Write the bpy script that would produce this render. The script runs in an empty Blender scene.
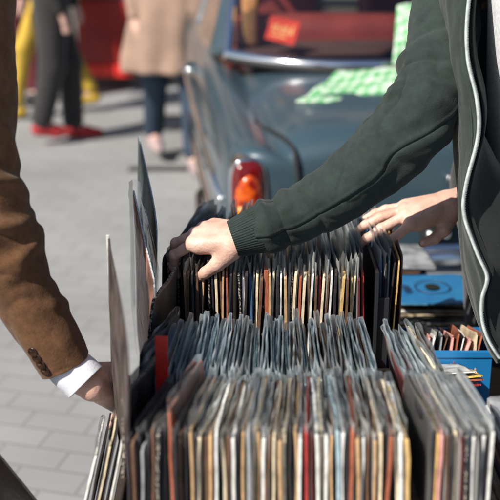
import bpy, math, random
import numpy as np
from mathutils import Vector, Matrix, noise
from math import sin, cos, pi, radians as R

# ------------------------------------------------------------------ camera, world, sun, exposure
SC = bpy.context.scene
COL = SC.collection
PITCH = R(19.6)
CAMZ = 1.5
cam_data = bpy.data.cameras.new('camera')
cam = bpy.data.objects.new('camera', cam_data)
COL.objects.link(cam)
cam.location = (0, 0, CAMZ)
cam.rotation_euler = (pi/2 - PITCH, 0, 0)
cam_data.sensor_width = 36
cam_data.lens = 72
cam_data.clip_start = 0.05
cam_data.clip_end = 400
cam_data.dof.use_dof = True
cam_data.dof.focus_distance = 1.62
cam_data.dof.aperture_fstop = 3.5
cam_data.dof.aperture_blades = 9
SC.camera = cam

SUN_EL, SUN_AZ = R(45), R(231)          # azimuth clockwise from +Y
w = bpy.data.worlds.new('World')
SC.world = w
w.use_nodes = True
nt = w.node_tree
sky = nt.nodes.new('ShaderNodeTexSky')
sky.sky_type = 'NISHITA'
sky.sun_disc = False
sky.sun_elevation = SUN_EL
sky.sun_rotation = SUN_AZ
sky.dust_density = 1.2
nt.links.new(sky.outputs[0], nt.nodes['Background'].inputs[0])
nt.nodes['Background'].inputs[1].default_value = 0.075
sd = bpy.data.lights.new('sun', 'SUN')
sd.energy = 5.0
sd.angle = R(0.53)
sd.color = (1, .93, .83)
sun = bpy.data.objects.new('sun', sd)
COL.objects.link(sun)
sv = Vector((sin(SUN_AZ)*cos(SUN_EL), cos(SUN_AZ)*cos(SUN_EL), sin(SUN_EL)))
sun.rotation_euler = sv.to_track_quat('Z', 'Y').to_euler()
sun.location = sv*20
SC.view_settings.view_transform = 'Standard'
SC.view_settings.look = 'None'
SC.view_settings.exposure = 0.38
SC.view_settings.gamma = 1
SC.view_settings.use_curve_mapping = False
SC.render.engine = 'CYCLES'
SC.cycles.transparent_max_bounces = 28
SC.cycles.max_bounces = 7
SC.cycles.use_denoising = True

FW = Vector((0, cos(PITCH), -sin(PITCH)))
UP = Vector((0, sin(PITCH), cos(PITCH)))
RT = Vector((1, 0, 0))
C0 = Vector((0, 0, CAMZ))

def P(px, py, z):
    """place measured in the photograph (500 px wide) at a distance z along the view axis"""
    return C0 + z*(FW + (px-250)/1000*RT + (250-py)/1000*UP)

rnd = random.Random(11)

# ------------------------------------------------------------------ materials
def mat(name, color, rough=.6, bump=0, bscale=200, var=.15, vscale=8, metal=0, spec=.5, sheen=0, coat=0,
        color2=None, stretch=(1, 1, 1), sss=0, ramp=(.35, .65), detail=6, coat_rough=.05):
    m = bpy.data.materials.new(name)
    m.use_nodes = True
    n, l = m.node_tree.nodes, m.node_tree.links
    b = n['Principled BSDF']
    tc = n.new('ShaderNodeTexCoord')
    mp = n.new('ShaderNodeMapping')
    mp.inputs['Scale'].default_value = stretch
    l.new(tc.outputs['Object'], mp.inputs[0])
    nz = n.new('ShaderNodeTexNoise')
    nz.inputs['Scale'].default_value = vscale
    nz.inputs['Detail'].default_value = detail
    l.new(mp.outputs[0], nz.inputs['Vector'])
    rp = n.new('ShaderNodeValToRGB')
    c1 = tuple(c*(1-var) for c in color)
    c2 = color2 if color2 else tuple(min(1, c*(1+var)) for c in color)
    rp.color_ramp.elements[0].position = ramp[0]
    rp.color_ramp.elements[1].position = ramp[1]
    rp.color_ramp.elements[0].color = (*c1, 1)
    rp.color_ramp.elements[1].color = (*c2, 1)
    l.new(nz.outputs[0], rp.inputs[0])
    l.new(rp.outputs[0], b.inputs['Base Color'])
    b.inputs['Roughness'].default_value = rough
    b.inputs['Metallic'].default_value = metal
    b.inputs['Specular IOR Level'].default_value = spec
    if sheen:
        b.inputs['Sheen Weight'].default_value = sheen
        b.inputs['Sheen Roughness'].default_value = .5
    if coat:
        b.inputs['Coat Weight'].default_value = coat
        b.inputs['Coat Roughness'].default_value = coat_rough
    if sss:
        b.inputs['Subsurface Weight'].default_value = sss
        b.inputs['Subsurface Radius'].default_value = (.012, .004, .002)
        b.inputs['Subsurface Scale'].default_value = 1
    if bump:
        nb = n.new('ShaderNodeTexNoise')
        nb.inputs['Scale'].default_value = bscale
        nb.inputs['Detail'].default_value = 5
        l.new(mp.outputs[0], nb.inputs['Vector'])
        bp = n.new('ShaderNodeBump')
        bp.inputs['Strength'].default_value = bump
        bp.inputs['Distance'].default_value = .002
        l.new(nb.outputs[0], bp.inputs['Height'])
        l.new(bp.outputs[0], b.inputs['Normal'])
    return m

def film_mat(name, tint=(.92, .96, .98), alpha=.32, rough=.16, ior=1.4, gloss=.8, dcol=(.82, .82, .79)):
    """thin wrinkled polythene"""
    m = bpy.data.materials.new(name)
    m.use_nodes = True
    n, l = m.node_tree.nodes, m.node_tree.links
    n.remove(n['Principled BSDF'])
    out = n['Material Output']
    tr = n.new('ShaderNodeBsdfTransparent')
    tr.inputs[0].default_value = (*tint, 1)
    gl = n.new('ShaderNodeBsdfGlossy')
    gl.inputs['Roughness'].default_value = rough
    gl.inputs[0].default_value = (.9, .95, 1, 1)
    df = n.new('ShaderNodeBsdfTranslucent')
    df.inputs[0].default_value = (.78, .80, .80, 1)
    d2 = n.new('ShaderNodeBsdfDiffuse')
    d2.inputs[0].default_value = (*dcol, 1)
    tc = n.new('ShaderNodeTexCoord')
    nz = n.new('ShaderNodeTexNoise')
    nz.inputs['Scale'].default_value = 28
    nz.inputs['Detail'].default_value = 4
    l.new(tc.outputs['Object'], nz.inputs[0])
    bp = n.new('ShaderNodeBump')
    bp.inputs['Strength'].default_value = .55
    bp.inputs['Distance'].default_value = .006
    l.new(nz.outputs[0], bp.inputs['Height'])
    l.new(bp.outputs[0], gl.inputs['Normal'])
    fr = n.new('ShaderNodeFresnel')
    fr.inputs[0].default_value = ior
    l.new(bp.outputs[0], fr.inputs['Normal'])
    a0 = n.new('ShaderNodeMixShader'); a0.inputs[0].default_value = .5
    l.new(df.outputs[0], a0.inputs[1]); l.new(d2.outputs[0], a0.inputs[2])
    a = n.new('ShaderNodeMixShader'); a.inputs[0].default_value = alpha
    l.new(tr.outputs[0], a.inputs[1]); l.new(a0.outputs[0], a.inputs[2])
    b = n.new('ShaderNodeMixShader')
    gm = n.new('ShaderNodeMath'); gm.operation = 'MULTIPLY'; gm.inputs[1].default_value = gloss
    l.new(fr.outputs[0], gm.inputs[0]); l.new(gm.outputs[0], b.inputs[0])
    l.new(a.outputs[0], b.inputs[1]); l.new(gl.outputs[0], b.inputs[2])
    l.new(b.outputs[0], out.inputs[0])
    return m

def glass_mat(name, tint=(.6, .7, .72), refl=1.5):
    m = bpy.data.materials.new(name)
    m.use_nodes = True
    n, l = m.node_tree.nodes, m.node_tree.links
    n.remove(n['Principled BSDF'])
    tr = n.new('ShaderNodeBsdfTransparent'); tr.inputs[0].default_value = (*tint, 1)
    gl = n.new('ShaderNodeBsdfGlossy'); gl.inputs['Roughness'].default_value = .03
    fr = n.new('ShaderNodeFresnel'); fr.inputs[0].default_value = refl
    a = n.new('ShaderNodeMixShader')
    l.new(fr.outputs[0], a.inputs[0]); l.new(tr.outputs[0], a.inputs[1]); l.new(gl.outputs[0], a.inputs[2])
    l.new(a.outputs[0], n['Material Output'].inputs[0])
    return m

def speckle_mat(name, c1, c2, scale=260, rough=.6, thr=.5, stretch=(1, 1, 1)):
    return mat(name, c1, rough=rough, var=0, color2=c2, vscale=scale, ramp=(thr-.03, thr+.05), stretch=stretch, bump=.15, detail=3)

def ribbed(name, color, var, scale):
    """knitted or woven look: fine wave plus noise bump"""
    m = mat(name, color, rough=.95, var=var, vscale=22, sheen=.12, spec=.15, detail=12)
    n, l = m.node_tree.nodes, m.node_tree.links
    for x in n:
        if x.type == 'TEX_NOISE': x.inputs['Roughness'].default_value = .72
    b = n['Principled BSDF']
    tc = [x for x in n if x.type == 'TEX_COORD'][0]
    nz = n.new('ShaderNodeTexNoise'); nz.inputs['Scale'].default_value = scale; nz.inputs['Detail'].default_value = 3
    nz2 = n.new('ShaderNodeTexNoise'); nz2.inputs['Scale'].default_value = 42; nz2.inputs['Detail'].default_value = 5
    l.new(tc.outputs['Object'], nz.inputs[0]); l.new(tc.outputs['Object'], nz2.inputs[0])
    ad = n.new('ShaderNodeMath'); ad.operation = 'MULTIPLY_ADD'; ad.inputs[1].default_value = .35
    l.new(nz.outputs[0], ad.inputs[0]); l.new(nz2.outputs[0], ad.inputs[2])
    bp = n.new('ShaderNodeBump'); bp.inputs['Strength'].default_value = .5; bp.inputs['Distance'].default_value = .003
    l.new(ad.outputs[0], bp.inputs['Height']); l.new(bp.outputs[0], b.inputs['Normal'])
    # lint flecks
    vo = n.new('ShaderNodeTexNoise'); vo.inputs['Scale'].default_value = 330; vo.inputs['Detail'].default_value = 1
    l.new(tc.outputs['Object'], vo.inputs[0])
    rr = n.new('ShaderNodeValToRGB')
    rr.color_ramp.elements[0].position = .79; rr.color_ramp.elements[1].position = .85
    l.new(vo.outputs[0], rr.inputs[0])
    mx = n.new('ShaderNodeMix'); mx.data_type = 'RGBA'
    rp = [x for x in n if x.type == 'VALTORGB'][0]
    l.new(rr.outputs[0], mx.inputs[0]); l.new(rp.outputs[0], mx.inputs[6])
    mx.inputs[7].default_value = (*[min(1, c*2.6+.02) for c in color], 1)
    l.new(mx.outputs[2], b.inputs['Base Color'])
    return m

# ------------------------------------------------------------------ object helpers
def link_mesh(name, verts, faces, mats, parent=None, smooth=True, fm=None):
    me = bpy.data.meshes.new(name)
    me.from_pydata([tuple(v) for v in verts], [], [tuple(f) for f in faces])
    if not isinstance(mats, (list, tuple)): mats = [mats]
    for m in mats: me.materials.append(m)
    if smooth: me.polygons.foreach_set('use_smooth', [True]*len(me.polygons))
    if fm is not None: me.polygons.foreach_set('material_index', fm)
    me.update()
    o = bpy.data.objects.new(name, me)
    COL.objects.link(o)
    if parent is not None: o.parent = parent
    return o

def tag(o, label, cat, group=None):
    o['label'] = label; o['category'] = cat
    if group: o['group'] = group
    return o

def thing(name, label, cat, loc=(0, 0, 0), rz=0, group=None):
    o = bpy.data.objects.new(name, None)
    o.empty_display_size = .05
    COL.objects.link(o)
    o.location = loc; o.rotation_euler = (0, 0, rz)
    return tag(o, label, cat, group)

def world_parent(o, par):
    """child whose mesh is written in world coordinates"""
    o.parent = par
    o.matrix_parent_inverse = Matrix.LocRotScale(par.location, par.rotation_euler, None).inverted()

class MB:
    def __init__(s): s.v = []; s.f = []; s.m = []
    def add(s, v, f, m=0):
        k = len(s.v); s.v += [Vector(x) for x in v]
        s.f += [tuple(i+k for i in q) for q in f]; s.m += [m]*len(f)
    def box(s, lo, hi, m=0, bev=0.0):
        x0, y0, z0 = lo; x1, y1, z1 = hi
        if bev <= 0:
            v = [(x0,y0,z0),(x1,y0,z0),(x1,y1,z0),(x0,y1,z0),(x0,y0,z1),(x1,y0,z1),(x1,y1,z1),(x0,y1,z1)]
            s.add(v, [(0,3,2,1),(4,5,6,7),(0,1,5,4),(1,2,6,5),(2,3,7,6),(3,0,4,7)], m)
        else:
            import bmesh
            bm = bmesh.new()
            bmesh.ops.create_cube(bm, size=1)
            for q in bm.verts:
                q.co = Vector(((x0+x1)/2+q.co.x*(x1-x0), (y0+y1)/2+q.co.y*(y1-y0), (z0+z1)/2+q.co.z*(z1-z0)))
            bmesh.ops.bevel(bm, geom=bm.edges[:], offset=bev, segments=2, affect='EDGES', profile=.6)
            bm.verts.index_update()
            s.add([q.co.copy() for q in bm.verts], [tuple(q.index for q in f.verts) for f in bm.faces], m)
            bm.free()
    def tube(s, pts, rad, n=12, m=0, cap=True):
        pts = [Vector(p) for p in pts]
        if not hasattr(rad, '__len__'): rad = [rad]*len(pts)
        vs, fs = [], []
        t0 = (pts[1]-pts[0]).normalized()
        u = t0.orthogonal().normalized()
        for i, p in enumerate(pts):
            t = (pts[min(i+1, len(pts)-1)]-pts[max(i-1, 0)]).normalized()
            u = (u - t*u.dot(t)).normalized(); v = t.cross(u)
            for k in range(n):
                a = 2*pi*k/n
                vs.append(p+rad[i]*(u*cos(a)+v*sin(a)))
        for i in range(len(pts)-1):
            for k in range(n):
                a, b = i*n+k, i*n+(k+1) % n
                fs.append((a, b, b+n, a+n))
        if cap:
            fs.append(tuple(range(n-1, -1, -1))); fs.append(tuple((len(pts)-1)*n+k for k in range(n)))
        s.add(vs, fs, m)
    def lathe(s, prof, c=(0,0,0), n=32, m=0, axis='Z'):
        vs, fs = [], []
        c = Vector(c)
        for r, h in prof:
            for k in range(n):
                a = 2*pi*k/n
                if axis == 'Z': vs.append(c+Vector((r*cos(a), r*sin(a), h)))
                elif axis == 'X': vs.append(c+Vector((h, r*cos(a), r*sin(a))))
                else: vs.append(c+Vector((r*sin(a), h, r*cos(a))))
        for i in range(len(prof)-1):
            for k in range(n):
                a, b = i*n+k, i*n+(k+1) % n
                fs.append((a, b, b+n, a+n))
        s.add(vs, fs, m)
    def build(s, name, mats, parent=None, smooth=False):
        return link_mesh(name, s.v, s.f, mats, parent, smooth, s.m)

def grid_faces(nu, nv, closed_u=False):
    f = []
    for j in range(nv-1):
        for i in range(nu if closed_u else nu-1):
            a = j*nu+i; b = j*nu+(i+1) % nu
            f.append((a, b, b+nu, a+nu))
    return f

def catmull(pts, n):
    pts = [Vector(p) if not isinstance(p, (int, float)) else p for p in pts]
    out = []
    m = len(pts)-1
    for k in range(n):
        t = k/(n-1)*m
        i = min(int(t), m-1); u = t-i
        p0 = pts[max(i-1, 0)]; p1 = pts[i]; p2 = pts[i+1]; p3 = pts[min(i+2, m)]
        out.append(.5*((2*p1)+(p2-p0)*u+(2*p0-5*p1+4*p2-p3)*u*u+(3*p1-p0-3*p2+p3)*u*u*u))
    return out

# smooth body surfaces: smooth union of tapered capsules turned into a mesh by surface nets
def sdf_mesh(caps, h, k=.008, smooth=3, extra=None):
    pad = 2.5*h+k
    A = np.array([list(c[0]) for c in caps]); B = np.array([list(c[1]) for c in caps])
    ra = np.array([c[2] for c in caps]); rb = np.array([c[3] for c in caps])
    lo = np.minimum(A-ra[:, None], B-rb[:, None]).min(0)-pad
    hi = np.maximum(A+ra[:, None], B+rb[:, None]).max(0)+pad
    n = np.ceil((hi-lo)/h).astype(int)+1
    xs = [lo[i]+h*np.arange(n[i]) for i in range(3)]
    F = np.full(n, 1.0, np.float32)
    for i in range(len(caps)):
        kk = caps[i][4] if len(caps[i]) > 4 else k
        m = max(ra[i], rb[i])+kk*1.5+2*h
        l0 = np.minimum(A[i], B[i])-m; l1 = np.maximum(A[i], B[i])+m
        i0 = np.clip(((l0-lo)/h).astype(int), 0, n); i1 = np.clip(((l1-lo)/h).astype(int)+2, 0, n)
        X, Y, Z = np.meshgrid(xs[0][i0[0]:i1[0]], xs[1][i0[1]:i1[1]], xs[2][i0[2]:i1[2]], indexing='ij')
        ab = B[i]-A[i]; L = max(ab.dot(ab), 1e-12)
        px, py, pz = X-A[i][0], Y-A[i][1], Z-A[i][2]
        t = np.clip((px*ab[0]+py*ab[1]+pz*ab[2])/L, 0, 1)
        d = np.sqrt((px-t*ab[0])**2+(py-t*ab[1])**2+(pz-t*ab[2])**2)-(ra[i]+t*(rb[i]-ra[i]))
        S = F[i0[0]:i1[0], i0[1]:i1[1], i0[2]:i1[2]]
        hh = np.maximum(kk-np.abs(S-d), 0)/kk
        F[i0[0]:i1[0], i0[1]:i1[1], i0[2]:i1[2]] = np.minimum(S, d)-hh*hh*kk*.25
    inside = F < 0
    c = [inside[a:n[0]-1+a, b:n[1]-1+b, e:n[2]-1+e] for a in (0,1) for b in (0,1) for e in (0,1)]
    anyi = np.logical_or.reduce(c); alli = np.logical_and.reduce(c)
    cell = anyi & ~alli
    idx = -np.ones(cell.shape, int)
    cc = np.argwhere(cell)
    idx[cell] = np.arange(len(cc))
    acc = np.zeros((len(cc), 3)); cnt = np.zeros(len(cc))
    offs = [(a, b, e) for a in (0,1) for b in (0,1) for e in (0,1)]
    for i, o1 in enumerate(offs):
        for ax in range(3):
            if o1[ax] == 1: continue
            o2 = list(o1); o2[ax] = 1
            f1 = F[cc[:,0]+o1[0], cc[:,1]+o1[1], cc[:,2]+o1[2]]; f2 = F[cc[:,0]+o2[0], cc[:,1]+o2[1], cc[:,2]+o2[2]]
            x = (f1 < 0) != (f2 < 0)
            t = np.where(x, f1/np.where(x, f1-f2, 1), 0)
            p = cc+np.array(o1)+0.0
            p[:, ax] += t
            acc[x] += p[x]; cnt[x] += 1
    V = lo+h*(acc/cnt[:, None])
    faces = []
    for ax in range(3):
        b1, b2 = (ax+1) % 3, (ax+2) % 3
        sl0 = [slice(1, n[q]-1) for q in range(3)]; sl0[ax] = slice(0, n[ax]-1)
        sl1 = list(sl0); sl1[ax] = slice(1, n[ax])
        f0 = inside[tuple(sl0)]; f1 = inside[tuple(sl1)]
        e = np.argwhere(f0 != f1)
        fl = f0[tuple(e.T)]
        e = e.copy()
        for q in range(3):
            if q != ax: e[:, q] += 1
        def cid(d1, d2):
            z = e.copy(); z[:, b1] += d1; z[:, b2] += d2
            return idx[z[:,0], z[:,1], z[:,2]]
        q = np.stack([cid(-1,-1), cid(0,-1), cid(0,0), cid(-1,0)], 1)
        q[~fl] = q[~fl][:, ::-1]
        faces.append(q)
    Q = np.concatenate(faces)
    for _ in range(smooth):
        s = np.zeros_like(V); c_ = np.zeros(len(V))
        for i in range(4):
            a, b = Q[:, i], Q[:, (i+1) % 4]
            np.add.at(s, a, V[b]); np.add.at(c_, a, 1)
        V = V*.4+.6*s/np.maximum(c_, 1)[:, None]
    return V, Q

def blob(name, caps, h, m, parent=None, k=.008, smooth=3):
    V, Q = sdf_mesh(caps, h, k, smooth)
    return link_mesh(name, V.tolist(), Q.tolist(), m, parent)

# ------------------------------------------------------------------ palette
M = {}
M['skin'] = mat('skin', (.66, .40, .31), rough=.48, bump=.5, bscale=240, var=.16, vscale=30, sss=.12, color2=(.76, .50, .41))
M['nail'] = mat('nail', (.78, .55, .47), rough=.28, var=.05)
M['hair'] = mat('hair', (.03, .02, .015), rough=.6, stretch=(1, 1, .1), bump=.6, bscale=160)
M['hoodie'] = ribbed('hoodie_fleece', (.027, .0375, .035), .28, 520)
M['hoodie_shaded'] = ribbed('hoodie_lining_shade', (.012, .017, .017), .2, 520)  # darker copy of the fleece, colour holds the shade inside the jacket
M['seam'] = mat('seam_thread', (.085, .105, .10), rough=.9)
M['zip'] = mat('zip_tape', (.42, .47, .46), rough=.5, var=.2, vscale=90)
M['zip_metal'] = mat('zip_metal', (.7, .7, .68), rough=.35, metal=1)
M['tee'] = speckle_mat('grey_marl', (.66, .70, .74), (.86, .88, .90), 420, .95, .5, (1, 1, .35))
M['tweed'] = ribbed('brown_tweed', (.125, .062, .031), .40, 420)
[x for x in M['tweed'].node_tree.nodes if x.type == 'TEX_NOISE'][0].inputs['Scale'].default_value = 60
[x for x in M['tweed'].node_tree.nodes if x.type == 'TEX_NOISE'][0].inputs['Roughness'].default_value = .85
M['shirt'] = mat('white_shirt', (.74, .76, .84), rough=.8, bump=.3, bscale=300, var=.04)
M['black_cloth'] = mat('black_cloth', (.012, .012, .015), rough=.9, sheen=.2, bump=.3, bscale=300)
M['button'] = mat('horn_button', (.035, .02, .013), rough=.25, var=.4, vscale=120)

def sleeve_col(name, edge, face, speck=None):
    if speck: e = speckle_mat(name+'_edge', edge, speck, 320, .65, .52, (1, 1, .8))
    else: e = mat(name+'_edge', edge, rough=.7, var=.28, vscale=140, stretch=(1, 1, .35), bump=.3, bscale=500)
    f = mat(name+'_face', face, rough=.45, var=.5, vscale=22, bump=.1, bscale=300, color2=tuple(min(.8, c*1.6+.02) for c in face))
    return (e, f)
PAL = {
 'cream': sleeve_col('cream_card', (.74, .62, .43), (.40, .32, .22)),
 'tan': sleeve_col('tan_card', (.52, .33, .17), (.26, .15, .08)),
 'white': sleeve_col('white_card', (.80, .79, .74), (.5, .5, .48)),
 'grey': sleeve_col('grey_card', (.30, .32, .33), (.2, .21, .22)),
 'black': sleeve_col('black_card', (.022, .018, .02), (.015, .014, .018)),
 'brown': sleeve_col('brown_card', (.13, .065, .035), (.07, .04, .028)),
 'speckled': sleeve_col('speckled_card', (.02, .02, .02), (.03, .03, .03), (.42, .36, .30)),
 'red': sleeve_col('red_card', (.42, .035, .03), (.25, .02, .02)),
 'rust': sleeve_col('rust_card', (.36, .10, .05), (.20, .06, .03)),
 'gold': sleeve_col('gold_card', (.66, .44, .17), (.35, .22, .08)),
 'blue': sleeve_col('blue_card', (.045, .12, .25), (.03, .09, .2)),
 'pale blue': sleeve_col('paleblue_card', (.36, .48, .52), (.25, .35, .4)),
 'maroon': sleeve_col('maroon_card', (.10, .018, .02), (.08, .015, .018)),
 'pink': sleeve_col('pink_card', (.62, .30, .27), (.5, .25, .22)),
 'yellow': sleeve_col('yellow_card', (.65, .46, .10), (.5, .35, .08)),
}
FILM = [film_mat('clear_film', (.97, .97, .96), alpha=.17, rough=.24), film_mat('cloudy_film', (.96, .97, .97), .52, .25), film_mat('sky_tinted_film', (.84, .92, .97), .86, .30, 1.4, .8, (.74, .85, .90))]  # last film's blue paints the sky's reflection into the plastic
FILM_CLEAR = film_mat('stiff_clear_film', (.96, .96, .96), .01, .06, 1.22, .45)
VINYL = mat('vinyl', (.006, .006, .008), rough=.22, var=0)

# ------------------------------------------------------------------ records
def card_mesh(size, t, seed, nx=7, nz=7, worn=.0015, hsize=None):
    """cardboard or paper sleeve: local origin at near top corner, +y depth, -z down"""
    r = random.Random(seed)
    hs = hsize or size
    V, Fc, fm = [], [], []
    bow = r.uniform(-.004, .004); bow2 = r.uniform(-.003, .003)
    def off(u, v):
        return bow*sin(pi*u)+bow2*sin(pi*v)+.0012*noise.noise(Vector((u*3+seed, v*3, seed*.37)))*2
    def co(u, v, s):
        edge = min(u, 1-u, v, 1-v)
        th = t/2*(0.72+.28*min(1, edge/.12)) if True else t/2
        # rounded worn corners
        y, z = u*size, -v*hs
        for cu, cv in ((0, 0), (1, 0), (0, 1), (1, 1)):
            du, dv = abs(u-cu), abs(v-cv)
            if du+dv < 1e-6:
                y += (.003 if cu == 0 else -.003); z += (-.003 if cv == 0 else .003)
        z += .0010*noise.noise(Vector((u*9, seed*1.7, 2.2))) if v == 0 else 0
        y += .0010*noise.noise(Vector((v*9, seed*2.7, 5.2))) if u == 0 else 0
        return Vector((off(u, v)+s*th, y, z))
    us = [0, .03]+[i/(nx-1) for i in range(1, nx-1)]+[.97, 1]
    vs = [0, .03]+[i/(nz-1) for i in range(1, nz-1)]+[.97, 1]
    a, b = len(us), len(vs)
    for s in (-1, 1):
        for v in vs:
            for u in us: V.append(co(u, v, s))
    N = a*b
    for j in range(b-1):
        for i in range(a-1):
            q = (j*a+i, j*a+i+1, (j+1)*a+i+1, (j+1)*a+i)
            Fc.append(q); fm.append(1)
            Fc.append(tuple(N+k for k in reversed(q))); fm.append(1)
    def strip(ix):
        for p, q in zip(ix[:-1], ix[1:]):
            Fc.append((p, q, q+N, p+N)); fm.append(0)
    strip([j*a for j in range(b)][::-1] and [j*a for j in range(b)])
    strip([j*a+a-1 for j in range(b)][::-1])
    strip([i for i in range(a)][::-1])
    strip([(b-1)*a+i for i in range(a)])
    return V, Fc, fm

def film_mesh(size, t, seed, ext=.014, over=.004, hsize=None, flop=.006, y0=.0016):
    """open-topped plastic outer sleeve: two wavy sheets joined at the near, far and bottom edges"""
    r = random.Random(seed)
    hs = hsize or size
    V, Fc = [], []
    nu, nv = 15, 13
    slant = r.uniform(-.3, .3)*ext
    lean = r.uniform(-1, 1)*flop
    vs = [0, .25, .5, .75, 1]+[1+(k+1)/(nv-5)*8 for k in range(nv-5)]   # 0..1 inside the extension, then down the card
    lip = [r.uniform(-1, 1) for _ in range(2)]
    for s in (-1, 1):
        for q in vs:
            for i in range(nu):
                u = i/(nu-1)
                e = ext*(1+.16*noise.noise(Vector((u*4, seed*.9, s*3.3))))+slant*(u-.5)
                if i in (0, nu-1): e *= .75
                if q <= 1: z = e*(1-q)
                else: z = -(q-1)/8*(hs+over)
                wob = max(0, 1-(q/3.5)) if q <= 3.5 else 0
                x = s*(t/2+.0007)
                side = min(u, 1-u)
                x *= (.2+.8*min(1, side/.04))
                x += wob*(lean*(1 if q < 1.1 else .6)+ flop*.8*noise.noise(Vector((u*5+seed, q*.8, s*1.1+seed*.3))) + s*.0012)*(.35+.65*min(1, side/.1))
                x += .0009*noise.noise(Vector((u*7, q*1.3, seed+s)))
                y = y0+u*(size+over*.5-y0)
                V.append(Vector((x, y, z)))
    n = nu*len(vs)
    for j in range(len(vs)-1):
        for i in range(nu-1):
            q = (j*nu+i, j*nu+i+1, (j+1)*nu+i+1, (j+1)*nu+i)
            Fc.append(q); Fc.append(tuple(n+k for k in reversed(q)))
        for i in (0, nu-1):
            a, b = j*nu+i, (j+1)*nu+i
            Fc.append((a, b, b+n, a+n))
    return V, Fc

REC = []
def record(loc, size, t, colour, yaw=0, roll=0, tilt=0, film=0, ext=.014, parent_kind='record_sleeve', flop=.006, fi=None, hsize=None):
    seed = len(REC)*1.37+.5
    V, F, fm = card_mesh(size, t, seed, hsize=hsize)
    o = link_mesh(parent_kind, V, F, list(PAL[colour]), None, True, fm)
    try: o.data.shade_auto_smooth
    except Exception: pass
    o.data.polygons.foreach_set('use_smooth', [m == 1 for m in fm])
    o.location = loc
    o.rotation_euler = (tilt, roll, yaw)      # roll about y, yaw about z
    if film:
        V, F = film_mesh(size, t, seed+3, ext, flop=flop, hsize=hsize, y0=-.002 if fi == 2 else .0016)
        link_mesh('plastic_sleeve', V, F, FILM[fi if fi is not None else rnd.choice((0, 1, 1))], o, True)
    REC.append(o)
    return o

ORD = ['first', 'second', 'third', 'fourth', 'fifth', 'sixth', 'seventh', 'eighth', 'ninth', 'tenth', 'eleventh', 'twelfth', 'thirteenth', 'fourteenth', 'fifteenth', 'sixteenth', 'seventeenth', 'eighteenth', 'nineteenth', 'twentieth', 'twenty-first', 'twenty-second', 'twenty-third', 'twenty-fourth', 'twenty-fifth', 'twenty-sixth', 'twenty-seventh', 'twenty-eighth']
def label_row(items, where, group, size_word='record'):
    """items: [(object, colour)] from left to right"""
    tot = {}
    for o, c in items: tot[c] = tot.get(c, 0)+1
    seen = {}
    for o, c in items:
        k = seen.get(c, 0); seen[c] = k+1
        if tot[c] == 1: s = 'the only %s-edged %s %s' % (c, size_word, where)
        else: s = '%s %s-edged %s from the left %s' % (ORD[k], c, size_word, where)
        tag(o, s, 'record', group)

LPS, SG = .313, .180

# front row of singles (near the camera, soft)
Z0 = CAMZ-.59
def front_row():
    cols = ('black brown black grey black brown speckled black rust black brown black tan black cream brown tan white cream brown white black tan grey cream tan white brown cream '
            'tan cream black tan white red maroon white cream white tan pale_blue white black rust tan white brown tan cream black rust cream white gold').split()
    cols = [c.replace('_', ' ') for c in cols]  # leftmost covers kept dark, painting in the shade over that end
    n = len(cols)
    x = -.148
    items = []
    gap = (.186+.148)/n
    for i, c in enumerate(cols):
        f = i/(n-1)
        t = gap*rnd.uniform(.55, .92)
        yaw = -(R(11)*(1-f)**1.5+R(rnd.uniform(-1.5, 2.5)))
        yaw = -yaw*-1 if False else yaw
        zt = Z0-.004+rnd.uniform(-.006, .005)-(.012 if i < 5 else 0)
        y = 1.03+rnd.uniform(-.006, .006)
        if i == 8: zt += .022; y += .012; t *= 1.15
        o = record((x+gap*i+gap/2, y, zt), SG, t, c, yaw, R(rnd.uniform(-1.2, 1.2))+R(-2)*f, R(-6), film=i % 7 != 3 and i > 1,
                   ext=rnd.uniform(.006, .016), flop=.004, fi=0 if rnd.random() < .65 or f < .3 else 1)
        items.append((o, c))
    label_row(items, 'in the front row of the near crate', 'singles in the front row of the near crate')
front_row()

def middle_row():
    n = 56
    items = []
    for i in range(n):
        f = i/(n-1)
        c = rnd.choices(['grey', 'black', 'brown', 'pale blue', 'white', 'tan', 'cream'], [6, 3, 2, 9, 6, 2, 2])[0]
        if i in (17, 44): c = 'red'
        X = -.128+.302*f+rnd.uniform(-.001, .001)
        roll = R(-14)*max(0, f-.35)/.65+R(rnd.uniform(-1.2, 1.2))+R(2)*(1-f)
        zt = CAMZ-.622+rnd.uniform(-.008, .008)
        o = record((X, 1.225+rnd.uniform(-.006, .006), zt-.004), SG, rnd.uniform(.002, .0036), c, R(-4)*(1-f)+R(rnd.uniform(-1.5, 1.5)),
                   roll, R(rnd.uniform(-2, 1.5)), film=True, ext=rnd.uniform(.012, .028), flop=.0026, fi=rnd.choice((1, 1, 2, 2, 2)))
        items.append((o, c))
    label_row(items, 'in the plastic-sleeved middle row', 'plastic-sleeved singles in the middle row')
middle_row()

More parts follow.
